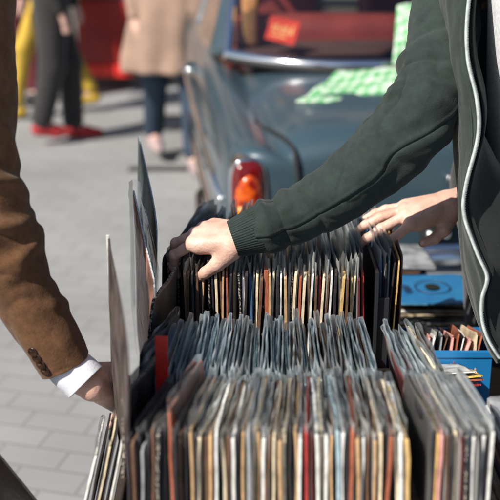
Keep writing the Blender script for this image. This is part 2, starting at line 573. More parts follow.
def back_row():
    cols = ('black speckled brown black speckled black tan brown black brown black tan speckled black cream brown tan rust black tan speckled white black blue grey '
            'cream brown rust tan cream black white tan grey speckled cream rust cream tan white brown red cream brown white black cream gold brown gold cream maroon red').split()
    cols = [c.replace('_', ' ') for c in cols]
    n = len(cols); items = []
    x0, x1 = -.148, .188
    for i, c in enumerate(cols):
        f = i/(n-1)
        X = x0+(x1-x0)*f
        t = rnd.uniform(.0036, .0064)
        if i == 27: t = .0095
        yaw = R(-7)*(1-f)**2+R(rnd.uniform(-1.6, 1.6))
        if i < 7: yaw += R(rnd.uniform(-6, 1))
        zt = CAMZ-.592+rnd.uniform(-.008, .006)+(.012 if i == 27 else 0)
        y = 1.555+rnd.uniform(-.008, .008)
        if i < 6: y += .05; zt += rnd.uniform(-.01, .012)
        o = record((X, y, zt), LPS, t, c, yaw, R(rnd.uniform(-2.6, 2.6)), R(rnd.uniform(-1.2, 1)), film=rnd.random() < (.8 if f < .5 else .92),
                   ext=rnd.uniform(.008, .024)+(.022*f), flop=.006, fi=rnd.choice((0, 0, 1)) if f < .55 else rnd.choice((0, 1, 1)))
        items.append((o, c))
    label_row(items, 'in the back row of albums under the hands', 'albums in the back row')
back_row()

def right_front():
    cols = 'black gold pink brown black cream maroon speckled grey white black white black white'.split()
    items = []
    for i, c in enumerate(cols):
        f = i/(len(cols)-1)
        o = record((.215+.070*f, 1.03+rnd.uniform(-.005, .006), Z0-.004+rnd.uniform(-.005, .004)), SG, rnd.uniform(.0028, .0044), c,
                   R(3)+R(rnd.uniform(-1, 1)), R(rnd.uniform(-1.2, 1.2)), R(-5), film=True, ext=rnd.uniform(.004, .01), flop=.002, fi=rnd.choice((0, 1)))
        items.append((o, c))
    label_row(items, 'in the small right crate', 'singles in the small right crate')
    items = []
    cols = 'maroon white red white pale_blue white grey cream brown'.split()
    for i, c in enumerate(cols):
        c = c.replace('_', ' ')
        o = record((.212+.0066*i, 1.215+rnd.uniform(-.01, .01), CAMZ-.628+rnd.uniform(-.012, .008)), SG, rnd.uniform(.002, .0035), c,
                   R(4)+R(rnd.uniform(-2, 2)), R(-12)+R(rnd.uniform(-3, 3)), 0, film=True, ext=rnd.uniform(.01, .02), flop=.006, fi=rnd.choice((1, 2)))
        items.append((o, c))
    label_row(items, 'behind the small right crate', 'loose sleeves behind the small right crate')
right_front()

def low_left():
    cols = 'white black cream black white brown white'.split()
    items = []
    for i, c in enumerate(cols):
        p = P(96+7*i, 453-5*i, 1.36)
        o = record(p, .15, .0035, c, R(2), R(13), R(-10), film=i % 2 == 0, ext=.003, flop=.001, fi=0, hsize=.28)
        items.append((o, c))
    label_row(items, 'leaning outside the near crate on the left', 'sleeves leaning outside the crate on the left')
low_left()

# big flexible album sleeves leaning out at the left
def tall_sleeve(K, N, size, t, card, film_over, label, h, bulge=.01, fi=0):
    """K far top corner, N near top corner (world)"""
    yv = (K-N).normalized()
    zv = (Vector((0, 0, 1)) - yv*yv.z).normalized()
    xv = yv.cross(zv)
    mtx = Matrix((xv, yv, zv)).transposed().to_4x4()
    mtx.translation = N
    V, F, fm = card_mesh(size, t, h*9.1, hsize=size)
    o = link_mesh('album_sleeve', V, F, list(card), None, True, fm)
    o.data.polygons.foreach_set('use_smooth', [m == 1 for m in fm])
    o.matrix_world = mtx
    if film_over:
        V, F = film_mesh(size, t+.003+bulge*.3, h*5, .02, .012, flop=.009)
        for v in V:
            u = v.y/size; q = -v.z/size
            v.x += (1 if v.x > 0 else -1)*bulge*max(0, sin(pi*min(1, max(0, u))))*max(0, sin(pi*min(1, max(0, q+.1)/1.1)))*.7
        link_mesh('plastic_sleeve', V, F, FILM_CLEAR, o, True)
    if h == 3:
        mb = MB(); mb.box((-.0022, size+.0003, -size), (.0022, size+.0022, .0005), bev=.0006)
        mb.build('pale_edge', PAL['white'][0], o)  # thin pale strip added along the far edge
    tag(o, label, 'record', 'albums standing out of the crates on the left')
    REC.append(o)

def far_corner(px, py, N, L):
    best = None
    for k in range(400):
        z = .9+k*.004
        q = P(px, py, z)
        if q.y < N.y: continue
        e = abs((q-N).length-L)
        if best is None or e < best[0]: best = (e, q)
    return best[1]
cardA = sleeve_col('umber_card', (.05, .038, .034), (.062, .046, .042))
cardB = sleeve_col('plum_card', (.45, .5, .52), (.20, .095, .07))
cardC = sleeve_col('slate_card', (.25, .32, .34), (.035, .05, .052))
for cd in (cardA, cardB, cardC):
    bb = cd[1].node_tree.nodes['Principled BSDF']; bb.inputs['Roughness'].default_value = .75; bb.inputs['Specular IOR Level'].default_value = .15
for (kx, ky, nx_, ny_, nz_, card, film, lab, h, bl) in (
    (138, 134, 157, 226, 1.70, cardC, False, 'dark slate album with one corner poking highest, behind the other leaning sleeves', 1, 0),
    (134, 188, 154, 282, 1.50, cardB, True, 'brown album in a bulging clear plastic sleeve, middle of the tall leaning ones', 2, .02),
    (108, 236, 128, 348, 1.14, cardA, False, 'brown album with a pale edge, tallest of the leaning ones, by the white cuff', 3, 0)):
    N = P(nx_, ny_, nz_)
    K = far_corner(kx, ky, N, LPS)
    tall_sleeve(K, N, LPS, .0035, card, film, lab, h, bl)

# worn black sleeves standing askew at the left end
for i, (px, py, z, sz, yaw, c, lab) in enumerate((
    (124, 396, 1.26, SG, -13, 'speckled', 'scuffed black sleeve leaning by the tall brown album, left end of the near crate'),
    (152, 300, 1.50, SG, -8, 'speckled', 'worn black sleeve with a white speckled edge above the red divider'),
    (141, 352, 1.40, SG, -12, 'black', 'plain black sleeve between the tall brown album and the red divider'))):
    o = record(P(px, py, z), sz, .006, c, R(yaw), R(3), R(-4), film=i != 1, ext=.01, fi=0)
    tag(o, lab, 'record', 'black sleeves at the left end')

# red divider card
def red_divider():
    red = mat('red_plastic', (.75, .02, .012), rough=.35, var=.05)
    mb = MB()
    mb.box((-.0085, -.001, -.20), (.0085, .001, 0), bev=.0008)
    o = mb.build('divider_card', red, None, False)
    o.location = P(161, 336, 1.34); o.rotation_euler = (R(-8), 0, R(2))
    tag(o, 'bright red plastic divider tab standing among black sleeves at the left', 'divider')
    return o
red_divider()

# ------------------------------------------------------------------ table, crates, boxes
WOOD = mat('crate_wood', (.17, .105, .06), rough=.7, var=.35, vscale=6, stretch=(1, 12, 12), bump=.4, bscale=60)
DWOOD = mat('dark_crate_wood', (.035, .025, .02), rough=.7, var=.35, vscale=6, stretch=(1, 12, 12), bump=.4, bscale=60)
def crate(name, label, x0, x1, y0, y1, zb, zt, floor_z, m, slats=3, front_top=None):
    t = thing(name, label, 'crate', ((x0+x1)/2, (y0+y1)/2, zb), 0, 'record crates on the table')
    def wall(nm, ax, pos, a0, a1, top):
        n = slats; hgt = (top-zb-.006*(n-1))/n
        mb = MB()
        for k in range(n):
            z0 = zb+k*(hgt+.006)
            if ax == 'y': mb.box((a0, pos-.005, z0), (a1, pos+.005, z0+hgt), bev=.0012)
            else: mb.box((pos-.005, a0, z0), (pos+.005, a1, z0+hgt), bev=.0012)
        o = mb.build(nm, m); world_parent(o, t)
    wall('front_panel', 'y', y0, x0-.005, x1+.005, front_top or zt)
    wall('back_panel', 'y', y1, x0-.005, x1+.005, zt)
    wall('side_panel', 'x', x0, y0+.0052, y1-.0052, zt)
    wall('side_panel', 'x', x1, y0+.0052, y1-.0052, zt)
    mb = MB(); mb.box((x0+.0055, y0+.0055, floor_z-.008), (x1-.0055, y1-.0055, floor_z))
    o = mb.build('floor_panel', m); world_parent(o, t)
    mb = MB()
    for cx in (x0+.013, x1-.013):
        for cy in (y0+.013, y1-.013):
            mb.box((cx-.007, cy-.007, zb), (cx+.007, cy+.007, zt-.01))
    o = mb.build('corner_posts', m); world_parent(o, t)
    return t
TZ = .575
crate('record_crate', 'dark slatted crate holding the two near rows of singles', -.165, .198, 1.005, 1.43, TZ+.002, .79, .715, DWOOD)
crate('record_crate', 'small brown slatted crate of singles at the right front', .206, .302, 1.005, 1.43, TZ+.002, .79, .715, WOOD)
crate('record_crate', 'dark slatted crate holding the back row of albums', -.168, .205, 1.535, 1.90, TZ+.002, .76, .592, DWOOD)

def table():
    t = thing('market_table', 'long wooden trestle table under the record crates', 'table', (.2, 1.5, 0))
    mb = MB(); mb.box((-.195, .95, TZ-.03), (.62, 2.02, TZ), bev=.003)
    o = mb.build('tabletop', WOOD); world_parent(o, t)
    for x in (-.13, .55):
        for y in (1.0, 1.95):
            mb = MB(); mb.box((x-.025, y-.025, 0), (x+.025, y+.025, TZ-.031), bev=.003)
            o = mb.build('leg', WOOD); world_parent(o, t)
    mb = MB()
    for y in (1.0, 1.95): mb.box((-.104, y-.012, .2), (.524, y+.012, .26), bev=.002)
    o = mb.build('stretcher', WOOD); world_parent(o, t)
table()

# second table behind right with flat piles
def back_table():
    t = thing('side_table', 'dark low table behind the crates under the flat piles of singles', 'table', (.42, 2.2, 0))
    dk = mat('dark_table', (.03, .028, .028), rough=.6)
    mb = MB(); mb.box((.12, 2.03, .50), (.85, 2.42, .53), bev=.003); o = mb.build('tabletop', dk); world_parent(o, t)
    for x in (.15, .82):
        for y in (2.06, 2.39):
            mb = MB(); mb.box((x-.02, y-.02, 0), (x+.02, y+.02, .499)); o = mb.build('leg', dk); world_parent(o, t)
back_table()

def flat_sleeve(loc, rz, size, t, colour, label, group, tilt=(0, 0), hole=False, vinyl=False):
    V, F, fm = card_mesh(size, t, loc[2]*77+rz, 6, 6)
    # lay flat: x->z
    V = [Vector((v.y-size/2, v.z+size/2, v.x)) for v in V]
    o = link_mesh('record_sleeve', V, F, list(PAL[colour]) if isinstance(colour, str) else list(colour), None, True, fm)
    o.data.polygons.foreach_set('use_smooth', [m == 1 for m in fm])
    o.location = loc; o.rotation_euler = (tilt[0], tilt[1], rz)
    if vinyl:
        mb = MB(); mb.lathe([(.0, .0005), (size*.44, .0005), (size*.44, -.0008), (.0, -.0008)], (size*.02, -size*.13, 0), 40)
        mb.build('vinyl_disc', VINYL, o)
    if hole:
        top = t/2+.0052
        mb = MB(); mb.lathe([(.0, top+.0006), (.0170, top+.0006), (.0172, top)], (.002, .0, 0), 40); mb.build('label_hole', VINYL, o)
        mb = MB(); mb.lathe([(.0385, top), (.039, top+.0006), (.0412, top+.0006), (.0417, top)], (.002, 0, 0), 48)
        mb.build('ring_print', mat('navy_ink', (.01, .03, .09), .5), o)
        mb = MB()
        for k in range(5):
            mb.box((-.066, -.032+k*.009, top), (-.052+.003*(k % 2), -.026+k*.009, top+.0005))
        mb.build('side_print', mat('navy_ink_b', (.01, .03, .09), .5), o)
    tag(o, label, 'record', group)
    return o

def right_pile():
    blue = sleeve_col('cyan_card', (.08, .25, .38), (.012, .13, .30))
    bb = blue[1].node_tree; bb.nodes['Principled BSDF'].inputs['Roughness'].default_value = .5
    rp = [x for x in bb.nodes if x.type == 'VALTORGB'][0]
    rp.color_ramp.elements[0].color = (.012, .125, .29, 1); rp.color_ramp.elements[1].color = (.016, .155, .33, 1)
    z = .531
    seqc = ['white', 'cream', 'grey', 'white', 'tan', 'white', 'grey', 'cream', 'white', 'brown', 'cream']
    names = {0: 'bottom'}
    zz = z
    g = 'flat singles in the pile under the blue sleeve'
    seen = {}
    tot = {c: seqc.count(c) for c in seqc}
    n = len(seqc)
    for i, c in enumerate(seqc):
        t = rnd.uniform(.004, .007)
        k = seen.get(c, 0); seen[c] = k+1
        lab = ('%s %s sleeve from the bottom of the flat pile under the blue one' % (ORD[k], c)) if tot[c] > 1 else 'the only %s sleeve in the flat pile under the blue one' % c
        flat_sleeve((.410+rnd.uniform(-.008, .008), 2.17+rnd.uniform(-.012, .010), zz+t/2+.004), R(rnd.uniform(-5, 5)), SG, t, c, lab, g, vinyl=i % 3 == 1)
        zz += t+.004
    flat_sleeve((.418, 2.145, zz+.008), R(1.5), SG, .004, blue, 'blue paper single sleeve with a round centre hole, on top of the flat pile', g, hole=True)
    # low pile further back
    for i, (c, lab) in enumerate((('brown', 'brown sleeve lying under the grey one just behind the blue sleeve'), ('grey', 'grey sleeve lying on a brown one just behind the blue sleeve'))):
        flat_sleeve((.33+.03*i, 2.335, .64+.008*i), R(6*i-2), SG*.95, .005, c, lab, 'sleeves lying behind the blue one')
    mb = MB(); mb.box((.25, 2.262, .531), (.43, 2.41, .632), bev=.003)
    o = mb.build('storage_box', mat('black_box', (.02, .018, .02), .6)); tag(o, 'black storage box behind the pile with the blue sleeve', 'box')
right_pile()

def blue_box():
    blue = mat('blue_plastic', (.012, .17, .42), rough=.38, var=.12, vscale=9)
    x0, x1, y0, y1, zb, zt = .243, .432, 1.615, 1.72, TZ+.002, .734
    t = thing('storage_box', 'bright blue box full of paper-sleeved singles', 'box', ((x0+x1)/2, y0, zb))
    T = .004
    for nm, lo, hi in (('front_panel', (x0, y0, zb), (x1, y0+T, zt)), ('back_panel', (x0, y1-T, zb), (x1, y1, zt)),
                       ('side_panel', (x0, y0+T+.0004, zb), (x0+T, y1-T-.0004, zt)), ('side_panel', (x1-T, y0+T+.0004, zb), (x1, y1-T-.0004, zt)),
                       ('floor_panel', (x0+T+.0004, y0+T+.0004, zb), (x1-T-.0004, y1-T-.0004, zb+T))):
        mb = MB(); mb.box(lo, hi, bev=.001); o = mb.build(nm, blue); world_parent(o, t)
    mb = MB(); mb.box((x0-.002, y0-.003, zt-.012), (x1+.002, y0-.0003, zt-.0), bev=.001); o = mb.build('rim', blue); world_parent(o, t)
    cols = 'grey white pale_blue white cream brown pink white grey brown pink rust white pink cream rust'.split()
    items = []
    for i, c in enumerate(cols):
        c = c.replace('_', ' ')
        o = record((x0+.016+.0104*i, y0+.008+rnd.uniform(0, .008), zt+.022+rnd.uniform(-.009, .010)), .088, rnd.uniform(.0015, .003), c,
                   R(rnd.uniform(-6, 6)), R(rnd.uniform(4, 16)), R(-13), film=i in (1, 4, 7), ext=.008, fi=1, hsize=.125)
        items.append((o, c))
    label_row(items, 'in the blue box', 'singles in the blue box')
blue_box()

def small_pile():
    # upright dark singles with flat coloured covers on top, in front of the blue box
    base = .700
    mb = MB(); mb.box((.255, 1.462, TZ+.002), (.380, 1.60, .632), bev=.002)
    o = mb.build('storage_box', mat('charcoal_box', (.022, .02, .022), .7)); tag(o, 'charcoal box under the small coloured pile in front of the blue box', 'box')
    g = 'small pile in front of the blue box'
    seq = [('brown', 'brown sleeve at the bottom of the small pile before the blue box'), ('black', 'black sleeve above the brown one in the small pile before the blue box'),
           ('speckled', 'speckled sleeve halfway up the small pile before the blue box'), ('black', 'black sleeve just above the speckled one in the small pile'),
           ('red', 'red sleeve near the top of the small pile before the blue box'), ('rust', 'orange-red sleeve under the yellow one in the small pile'),
           ('yellow', 'yellow sleeve near the top of the small pile before the blue box'), ('white', 'white sleeve on top of the small pile before the blue box')]
    z = .676
    for i, (c, lab) in enumerate(seq):
        t = (.008, .009, .008, .009, .004, .004, .0035, .003)[i]
        q = z+t/2+.0015-.676; A = R(20)
        flat_sleeve((.313+(.010 if c in ('yellow', 'rust', 'red') else -.002)+rnd.uniform(-.002, .002), 1.528+q*sin(A), .663+q*cos(A)), R(rnd.uniform(-3, 3)), .125, t, c, lab, g, tilt=(-A, 0))
        z += t+.0035
small_pile()

def right_edge_pile():
    g = 'magazines stacked at the right edge'
    cols = ['white', 'black', 'cream', 'brown', 'white', 'grey', 'black', 'white', 'brown', 'cream', 'white', 'black', 'pink', 'brown', 'white', 'grey']
    z = TZ+.003
    seen = {}; tot = {c: cols.count(c) for c in cols}
    for i, c in enumerate(cols):
        t = rnd.uniform(.008, .0125)
        k = seen.get(c, 0); seen[c] = k+1
        lab = ('%s %s sleeve from the bottom of the pile at the right edge' % (ORD[k], c)) if tot[c] > 1 else 'the only %s sleeve in the pile at the right edge' % c
        flat_sleeve((.438+rnd.uniform(-.004, .004), 1.20+rnd.uniform(-.006, .006), z+t/2+.002), R(rnd.uniform(-2, 2)), .19, t, c, lab, g)
        z += t+.0045
right_edge_pile()

def dark_bin():
    # tall dark flip box just right of the back row
    dk = mat('dark_box', (.02, .022, .027), .5)
    t = thing('storage_box', 'tall dark upright box at the right end of the back row of albums', 'box', (.24, 1.7, TZ))
    x0, x1, y0, y1, zb, zt = .212, .238, 1.57, 1.87, TZ+.002, .90
    mb = MB(); mb.box((x0, y0, zb), (x0+.006, y1, zt), bev=.001); o = mb.build('side_panel', dk); world_parent(o, t)
    mb = MB(); mb.box((x0+.0065, y0+.01, zb), (x1, y0+.016, .85), bev=.001); o = mb.build('front_panel', dk); world_parent(o, t)
    its = []
    for i, c in enumerate(['blue', 'black', 'pale blue', 'black', 'gold', 'brown']):
        o = record((.224+.0075*i, 1.60+rnd.uniform(-.01, .01), CAMZ-.585+rnd.uniform(-.006, .008)), .30, .003, c, R(rnd.uniform(-2, 2)), R(rnd.uniform(-2, 2)), 0,
                   film=i < 3, ext=.02, fi=1)
        its.append((o, c))
    label_row(its, 'right of the dark upright box', 'albums beside the dark upright box')
dark_bin()

# ------------------------------------------------------------------ ground
def ground():
    m = bpy.data.materials.new('paving')
    m.use_nodes = True
    n, l = m.node_tree.nodes, m.node_tree.links
    b = n['Principled BSDF']
    tc = n.new('ShaderNodeTexCoord')
    mp = n.new('ShaderNodeMapping'); mp.inputs['Rotation'].default_value = (0, 0, R(14)); mp.inputs['Scale'].default_value = (5, 5, 5)
    l.new(tc.outputs['Object'], mp.inputs[0])
    br = n.new('ShaderNodeTexBrick')
    br.inputs['Scale'].default_value = 1
    br.inputs['Brick Width'].default_value = 1.0
    br.inputs['Row Height'].default_value = .5
    br.inputs['Mortar Size'].default_value = .022
    br.inputs['Mortar Smooth'].default_value = .4
    br.inputs['Color1'].default_value = (.27, .28, .29, 1)
    br.inputs['Color2'].default_value = (.30, .31, .32, 1)
    br.inputs['Mortar'].default_value = (.238, .24, .243, 1)
    l.new(mp.outputs[0], br.inputs[0])
    nz = n.new('ShaderNodeTexNoise'); nz.inputs['Scale'].default_value = 1.3; nz.inputs['Detail'].default_value = 8
    l.new(tc.outputs['Object'], nz.inputs[0])
    rp = n.new('ShaderNodeValToRGB')
    rp.color_ramp.elements[0].position = .3; rp.color_ramp.elements[0].color = (.80, .79, .78, 1)
    rp.color_ramp.elements[1].position = .7; rp.color_ramp.elements[1].color = (1.08, 1.07, 1.05, 1)
    l.new(nz.outputs[0], rp.inputs[0])
    mx = n.new('ShaderNodeMix'); mx.data_type = 'RGBA'; mx.blend_type = 'MULTIPLY'; mx.inputs[0].default_value = 1
    l.new(br.outputs[0], mx.inputs[6]); l.new(rp.outputs[0], mx.inputs[7])
    l.new(mx.outputs[2], b.inputs['Base Color'])
    b.inputs['Roughness'].default_value = .8
    bp = n.new('ShaderNodeBump'); bp.inputs['Strength'].default_value = .6; bp.inputs['Distance'].default_value = .01
    inv = n.new('ShaderNodeMath'); inv.operation = 'SUBTRACT'; inv.inputs[0].default_value = 1
    l.new(br.outputs['Fac'], inv.inputs[1]); l.new(inv.outputs[0], bp.inputs['Height']); l.new(bp.outputs[0], b.inputs['Normal'])
    o = link_mesh('ground', [(-60, -30, 0), (60, -30, 0), (60, 8.3, 0), (-60, 8.3, 0)], [(0, 1, 2, 3)], m, smooth=False)
    o['kind'] = 'structure'
    k = MB(); k.box((-60, 8.3, -.1), (60, 8.45, .12), bev=.01)
    o = k.build('kerb', mat('kerb_stone', (.19, .175, .165), .8, var=.3, vscale=5)); o['kind'] = 'structure'
    asph = mat('dark_paving', (.15, .14, .135), .85, var=.25, vscale=3, bump=.4, bscale=90)
    o = link_mesh('pavement', [(-60, 8.45, .119), (60, 8.45, .119), (60, 80, .119), (-60, 80, .119)], [(0, 1, 2, 3)], asph, smooth=False)
    o['kind'] = 'structure'
    # short dark bands across the paving
    dm = mat('dark_band', (.05, .045, .045), .6)
    for y in (5.55, 7.0):
        k = MB(); k.box((-.70, y, -.02), (-.36, y+.10, .006), bev=.002)
        o = k.build('paving_band', dm); o['kind'] = 'structure'
ground()

def building():
    t = thing('building', 'brown shop building across the street behind the market', 'building', (0, 13, .12))
    wall = mat('render_wall', (.30, .22, .16), .85, var=.2, vscale=1.2)
    glass = glass_mat('shop_glass', (.25, .3, .32), 1.5)
    dark = mat('shop_interior', (.02, .02, .022), .8)
    frame = mat('shop_frame', (.05, .035, .03), .5)
    X0, X1, Y, H = -14, 14, 14.5, 9
    n = 9
    wd = (X1-X0)/n
    mb = MB()
    for i in range(n+1):
        x = X0+i*wd
        mb.box((x-.45, Y, .12), (x+.45, Y+.5, H))
    for z0, z1 in ((3.1, 4.2), (6.4, 7.2), (8.6, 9.0)):
        mb.box((X0, Y+.03, z0), (X1, Y+.47, z1))
    mb.box((X0, Y+.05, .12), (X1, Y+.45, .55))
    mb.box((X0, Y+1.5, .12), (X1, Y+1.7, H), m=1)
    o = mb.build('wall', [wall, dark]); world_parent(o, t)
    mb = MB(); mb.box((X0-.3, Y-.3, H), (X1+.3, Y+8, H+.4)); o = mb.build('roof', wall); world_parent(o, t)
    for i in range(n):
        for z0, z1 in ((.55, 3.1), (4.2, 6.4)):
            a, b = X0+i*wd+.45, X0+(i+1)*wd-.45
            f = MB()
            for lo, hi in (((a, Y+.2, z0), (a+.08, Y+.3, z1)), ((b-.08, Y+.2, z0), (b, Y+.3, z1)), ((a+.081, Y+.2, z0), (b-.081, Y+.3, z0+.08)), ((a+.081, Y+.2, z1-.08), (b-.081, Y+.3, z1)),
                           (((a+b)/2-.03, Y+.2, z0+.081), ((a+b)/2+.03, Y+.3, z1-.081))): f.box(lo, hi)
            fo = f.build('window', frame); world_parent(fo, t)
            g = MB(); g.box((a+.085, Y+.24, z0+.085), (b-.085, Y+.25, z1-.085)); go = g.build('pane', glass); go.parent = fo
            go.matrix_parent_inverse = Matrix.Identity(4)
building()

# ------------------------------------------------------------------ car
def car():
    paint = mat('teal_paint', (.043, .080, .105), rough=.38, var=.06, vscale=3, coat=.8, coat_rough=.12, metal=.15)
    chrome = mat('chrome', (.8, .83, .85), rough=.12, metal=1, var=.02)
    rubber = mat('rubber', (.015, .015, .016), .7)
    glass = glass_mat('car_glass', (.72, .78, .78), 1.75)
    red_lens = bpy.data.materials.new('red_lens'); red_lens.use_nodes = True
    b = red_lens.node_tree.nodes['Principled BSDF']
    b.inputs['Base Color'].default_value = (.20, .006, .004, 1); b.inputs['Roughness'].default_value = .12
    b.inputs['Transmission Weight'].default_value = .35; b.inputs['Coat Weight'].default_value = .6
    amber = bpy.data.materials.new('amber_lens'); amber.use_nodes = True
    b = amber.node_tree.nodes['Principled BSDF']
    b.inputs['Base Color'].default_value = (.9, .28, .02, 1); b.inputs['Roughness'].default_value = .12
    b.inputs['Transmission Weight'].default_value = .3
    seatm = mat('red_leather', (.36, .06, .05), rough=.4, var=.15, vscale=6)
    dark = mat('car_interior', (.02, .02, .022), .8)
    th = R(5.5)
    root = thing('parked_car', 'old dark teal saloon seen from its left rear corner behind the record crates', 'car', (0, 0, 0), th)
    # left tail lamp sits at local (-.66, .02)
    corner = P(249, 187, 3.02)
    lx, ly = -.665, .0
    root.location = (corner.x-(lx*cos(th)-ly*sin(th)), corner.y-(lx*sin(th)+ly*cos(th)), 0)
    # body loft
    st = [(-.035, .02, .60, .58), (-.03, .35, .72, .66), (-.02, .62, .77, .735), (.0, .705, .80, .765), (.05, .735, .83, .775), (.16, .745, .853, .785), (.4, .75, .872, .80), (.7, .755, .888, .82), (.95, .76, .90, .84), (1.3, .765, .91, .86), (2.0, .77, .92, .88),
          (2.8, .77, .92, .88), (3.3, .76, .90, .85), (3.8, .75, .87, .82), (4.1, .72, .82, .78), (4.2, .60, .74, .70), (4.22, .05, .58, .56)]
    def prof(w, deck, fen, y):
        cl = 0 < y < 4.15
        d = deck
        pts = [(0, d), (.30*w, d-.002), (.55*w, d-.010), (.70*w, d-.030), (.755*w, d-.060 if cl else d-.03), (.80*w, fen-.012), (.865*w, fen+.012), (.93*w, fen), (.98*w, fen-.045), (w, fen-.12),
               (w*1.0, .55), (w*.995, .46), (w*.97, .34), (w*.93, .24), (w*.85, .20), (0, .20)]
        if y < -.005:     # rear face rings shrink towards the middle height
            f = w/.70
            pts = [(x, .52+(z-.52)*max(.02, min(1, f*1.02))) for x, z in pts]
        return pts
    V = []; nn = None
    for (y, w_, d, f) in st:
        p = prof(w_, d, f, y)
        ring = p+[(-x, z) for x, z in p[-2:0:-1]]
        nn = len(ring)
        V += [Vector((x, y, z)) for x, z in ring]
    F = grid_faces(nn, len(st), True)
    F.append(tuple(range(nn-1, -1, -1))); F.append(tuple((len(st)-1)*nn+k for k in range(nn)))
    o = link_mesh('body', V, [tuple(reversed(f)) for f in F], paint, root)
    sm = o.modifiers.new('s', 'SUBSURF'); sm.levels = 2; sm.render_levels = 2
    def deckz(x, y):
        ys = [s[0] for s in st]; i = max(k for k in range(len(ys)-1) if ys[k] <= y)
        t = (y-ys[i])/(ys[i+1]-ys[i]); d = st[i][2]*(1-t)+st[i+1][2]*t
        w_ = st[i][1]*(1-t)+st[i+1][1]*t; q = abs(x)/w_
        return d-(.002*min(1, q/.3)+(.008*(q-.3)/.25 if q > .3 else 0)+(.02*(q-.55)/.15 if q > .55 else 0))
    def topz(x, y):
        ys = [q[0] for q in st]; i = max(k for k in range(len(ys)-1) if ys[k] <= y)
        t = (y-ys[i])/(ys[i+1]-ys[i]); w_, d, f = [st[i][k]*(1-t)+st[i+1][k]*t for k in (1, 2, 3)]
        pr = prof(w_, d, f, y)
        for a, b in zip(pr[:-1], pr[1:]):
            if a[0] <= abs(x) <= b[0]: return a[1]+(b[1]-a[1])*(abs(x)-a[0])/max(1e-6, b[0]-a[0])
        return d
    for sx in (-1, 1):
        pp = [Vector((sx*x, y, topz(x, y)+.004)) for x, y in ((.610, .34), (.60, .30), (.580, .22), (.558, .13), (.540, .06))]
        pp += [Vector((sx*.530, -.004, .775)), Vector((sx*.522, -.026, .72)), Vector((sx*.515, -.034, .64))]
        mb = MB(); mb.tube(catmull(pp, 30), .0065, 8); mb.build('boot_seam', rubber, root, True)
    # chrome strips added to paint a pale highlight low on the side; bumper
    def side_x(y, z):
        ys = [s[0] for s in st]; i = max(k for k in range(len(ys)-1) if ys[k] <= y)
        t = (y-ys[i])/(ys[i+1]-ys[i]); return st[i][1]*(1-t)+st[i+1][1]*t
    for s in (-1, 1):
        mb = MB()
        mb.tube([Vector((s*(side_x(y, 0)+.002), y, .60)) for y in (.10, .5, 1, 1.5, 2, 3, 3.8)], .010, 8)
        mb.build('side_highlight', chrome, root, True)
        mb = MB()
        mb.tube([Vector((s*(side_x(y, 0)*.97+.006), y, .36)) for y in (.2, .5, 1, 1.5, 2, 3, 3.8)], .020, 8)
        mb.build('sill_highlight', chrome, root, True)
    mb = MB()
    bp = [(-.79, .55), (-.80, .25), (-.78, .03), (-.72, -.07), (-.55, -.125), (0, -.15), (.55, -.125), (.72, -.07), (.78, .03), (.80, .25), (.79, .55)]
    pc = catmull([Vector((x, y, 0)) for x, y in bp], 50)
    prf = [(-.012, .05), (.006, .042), (.018, .02), (.022, 0), (.018, -.02), (.006, -.042), (-.012, -.05)]
    Vb = []
    for i, p in enumerate(pc):
        t = (pc[min(i+1, 49)]-pc[max(i-1, 0)]).normalized(); nrm = Vector((t.y, -t.x, 0))
        Vb += [p+nrm*a+Vector((0, 0, .46+z)) for a, z in prf]
    mb.add(Vb, grid_faces(len(prf), 50)); mb.build('bumper', chrome, root, True)
    # number lamp housing, round, on the rear face
    mb = MB()
    mb.box((-.145, -.082, .50), (-.045, -.034, .605), bev=.018)
    lampb = mb.build('lamp_housing', rubber, root, True)
    mb = MB()
    for x in (-.12, -.07):
        mb = MB(); mb.lathe([(0, -.012), (.010, -.009), (.014, 0), (.014, .01)], (x, -.085, .525), 16, axis='Y'); mb.build('lamp_stud', chrome, lampb, True)
    # keyhole and boot handle
    mb = MB(); mb.box((-.07, -.06, .68), (.07, -.032, .70), bev=.006); mb.build('boot_handle', chrome, root, True)
    # tail lamps
    for s in (-1, 1):
        mb = MB()
        N = 40; cx, cz = s*.668, .645
        se = lambda v: math.copysign(abs(v)**.62, v)
        def ring(rx, rz, y): return [Vector((cx+rx*se(cos(2*pi*k/N)), y, cz+rz*se(sin(2*pi*k/N)))) for k in range(N)]
        rs = [ring(0.0447, .098, .16), ring(0.0568, .113, .06), ring(0.0568, .114, -.012), ring(0.0550, .111, -.02), ring(0.0507, .103, -.018)]
        mb.add(sum(rs, []), grid_faces(N, len(rs), True)); bz = mb.build('tail_lamp', chrome, root, True)
        mb = MB()
        rr = []
        for k in range(7):
            a = k/6*pi/2
            rr.append(ring(.0525*cos(a)+.0005, .106*cos(a)+.0005, -.014-.034*sin(a)))
        mb.add(sum(rr, []), grid_faces(N, len(rr), True)+[tuple(6*N+k for k in range(N))])
        mb.build('lens', red_lens, bz, True)
        core = mat('lens_glow_orange', (.28, .012, .004), rough=.2, vscale=26, coat=.6, color2=(.9, .14, .01), ramp=(.42, .62))  # bright bulge added, its colour paints the glow inside the lens
        mb = MB(); rr = []
        for k in range(7):
            a = k/6*pi/2
            rr.append([Vector((cx+(.041*cos(a)+.0005)*cos(2*pi*q/N), -.038-.020*sin(a), cz-.010+(.078*cos(a)+.0005)*sin(2*pi*q/N))) for q in range(N)])
        mb.add(sum(rr, []), grid_faces(N, len(rr), True)+[tuple(6*N+k for k in range(N))])
        mb.build('lens_glow', core, bz, True)
        mb = MB()
        mb.lathe([(0, -.016), (.016, -.013), (.026, -.006), (.031, .006), (.031, .02)], (cx-.016, -.048, cz-.048), 24, axis='Y')
        mb.build('indicator', amber, bz, True)
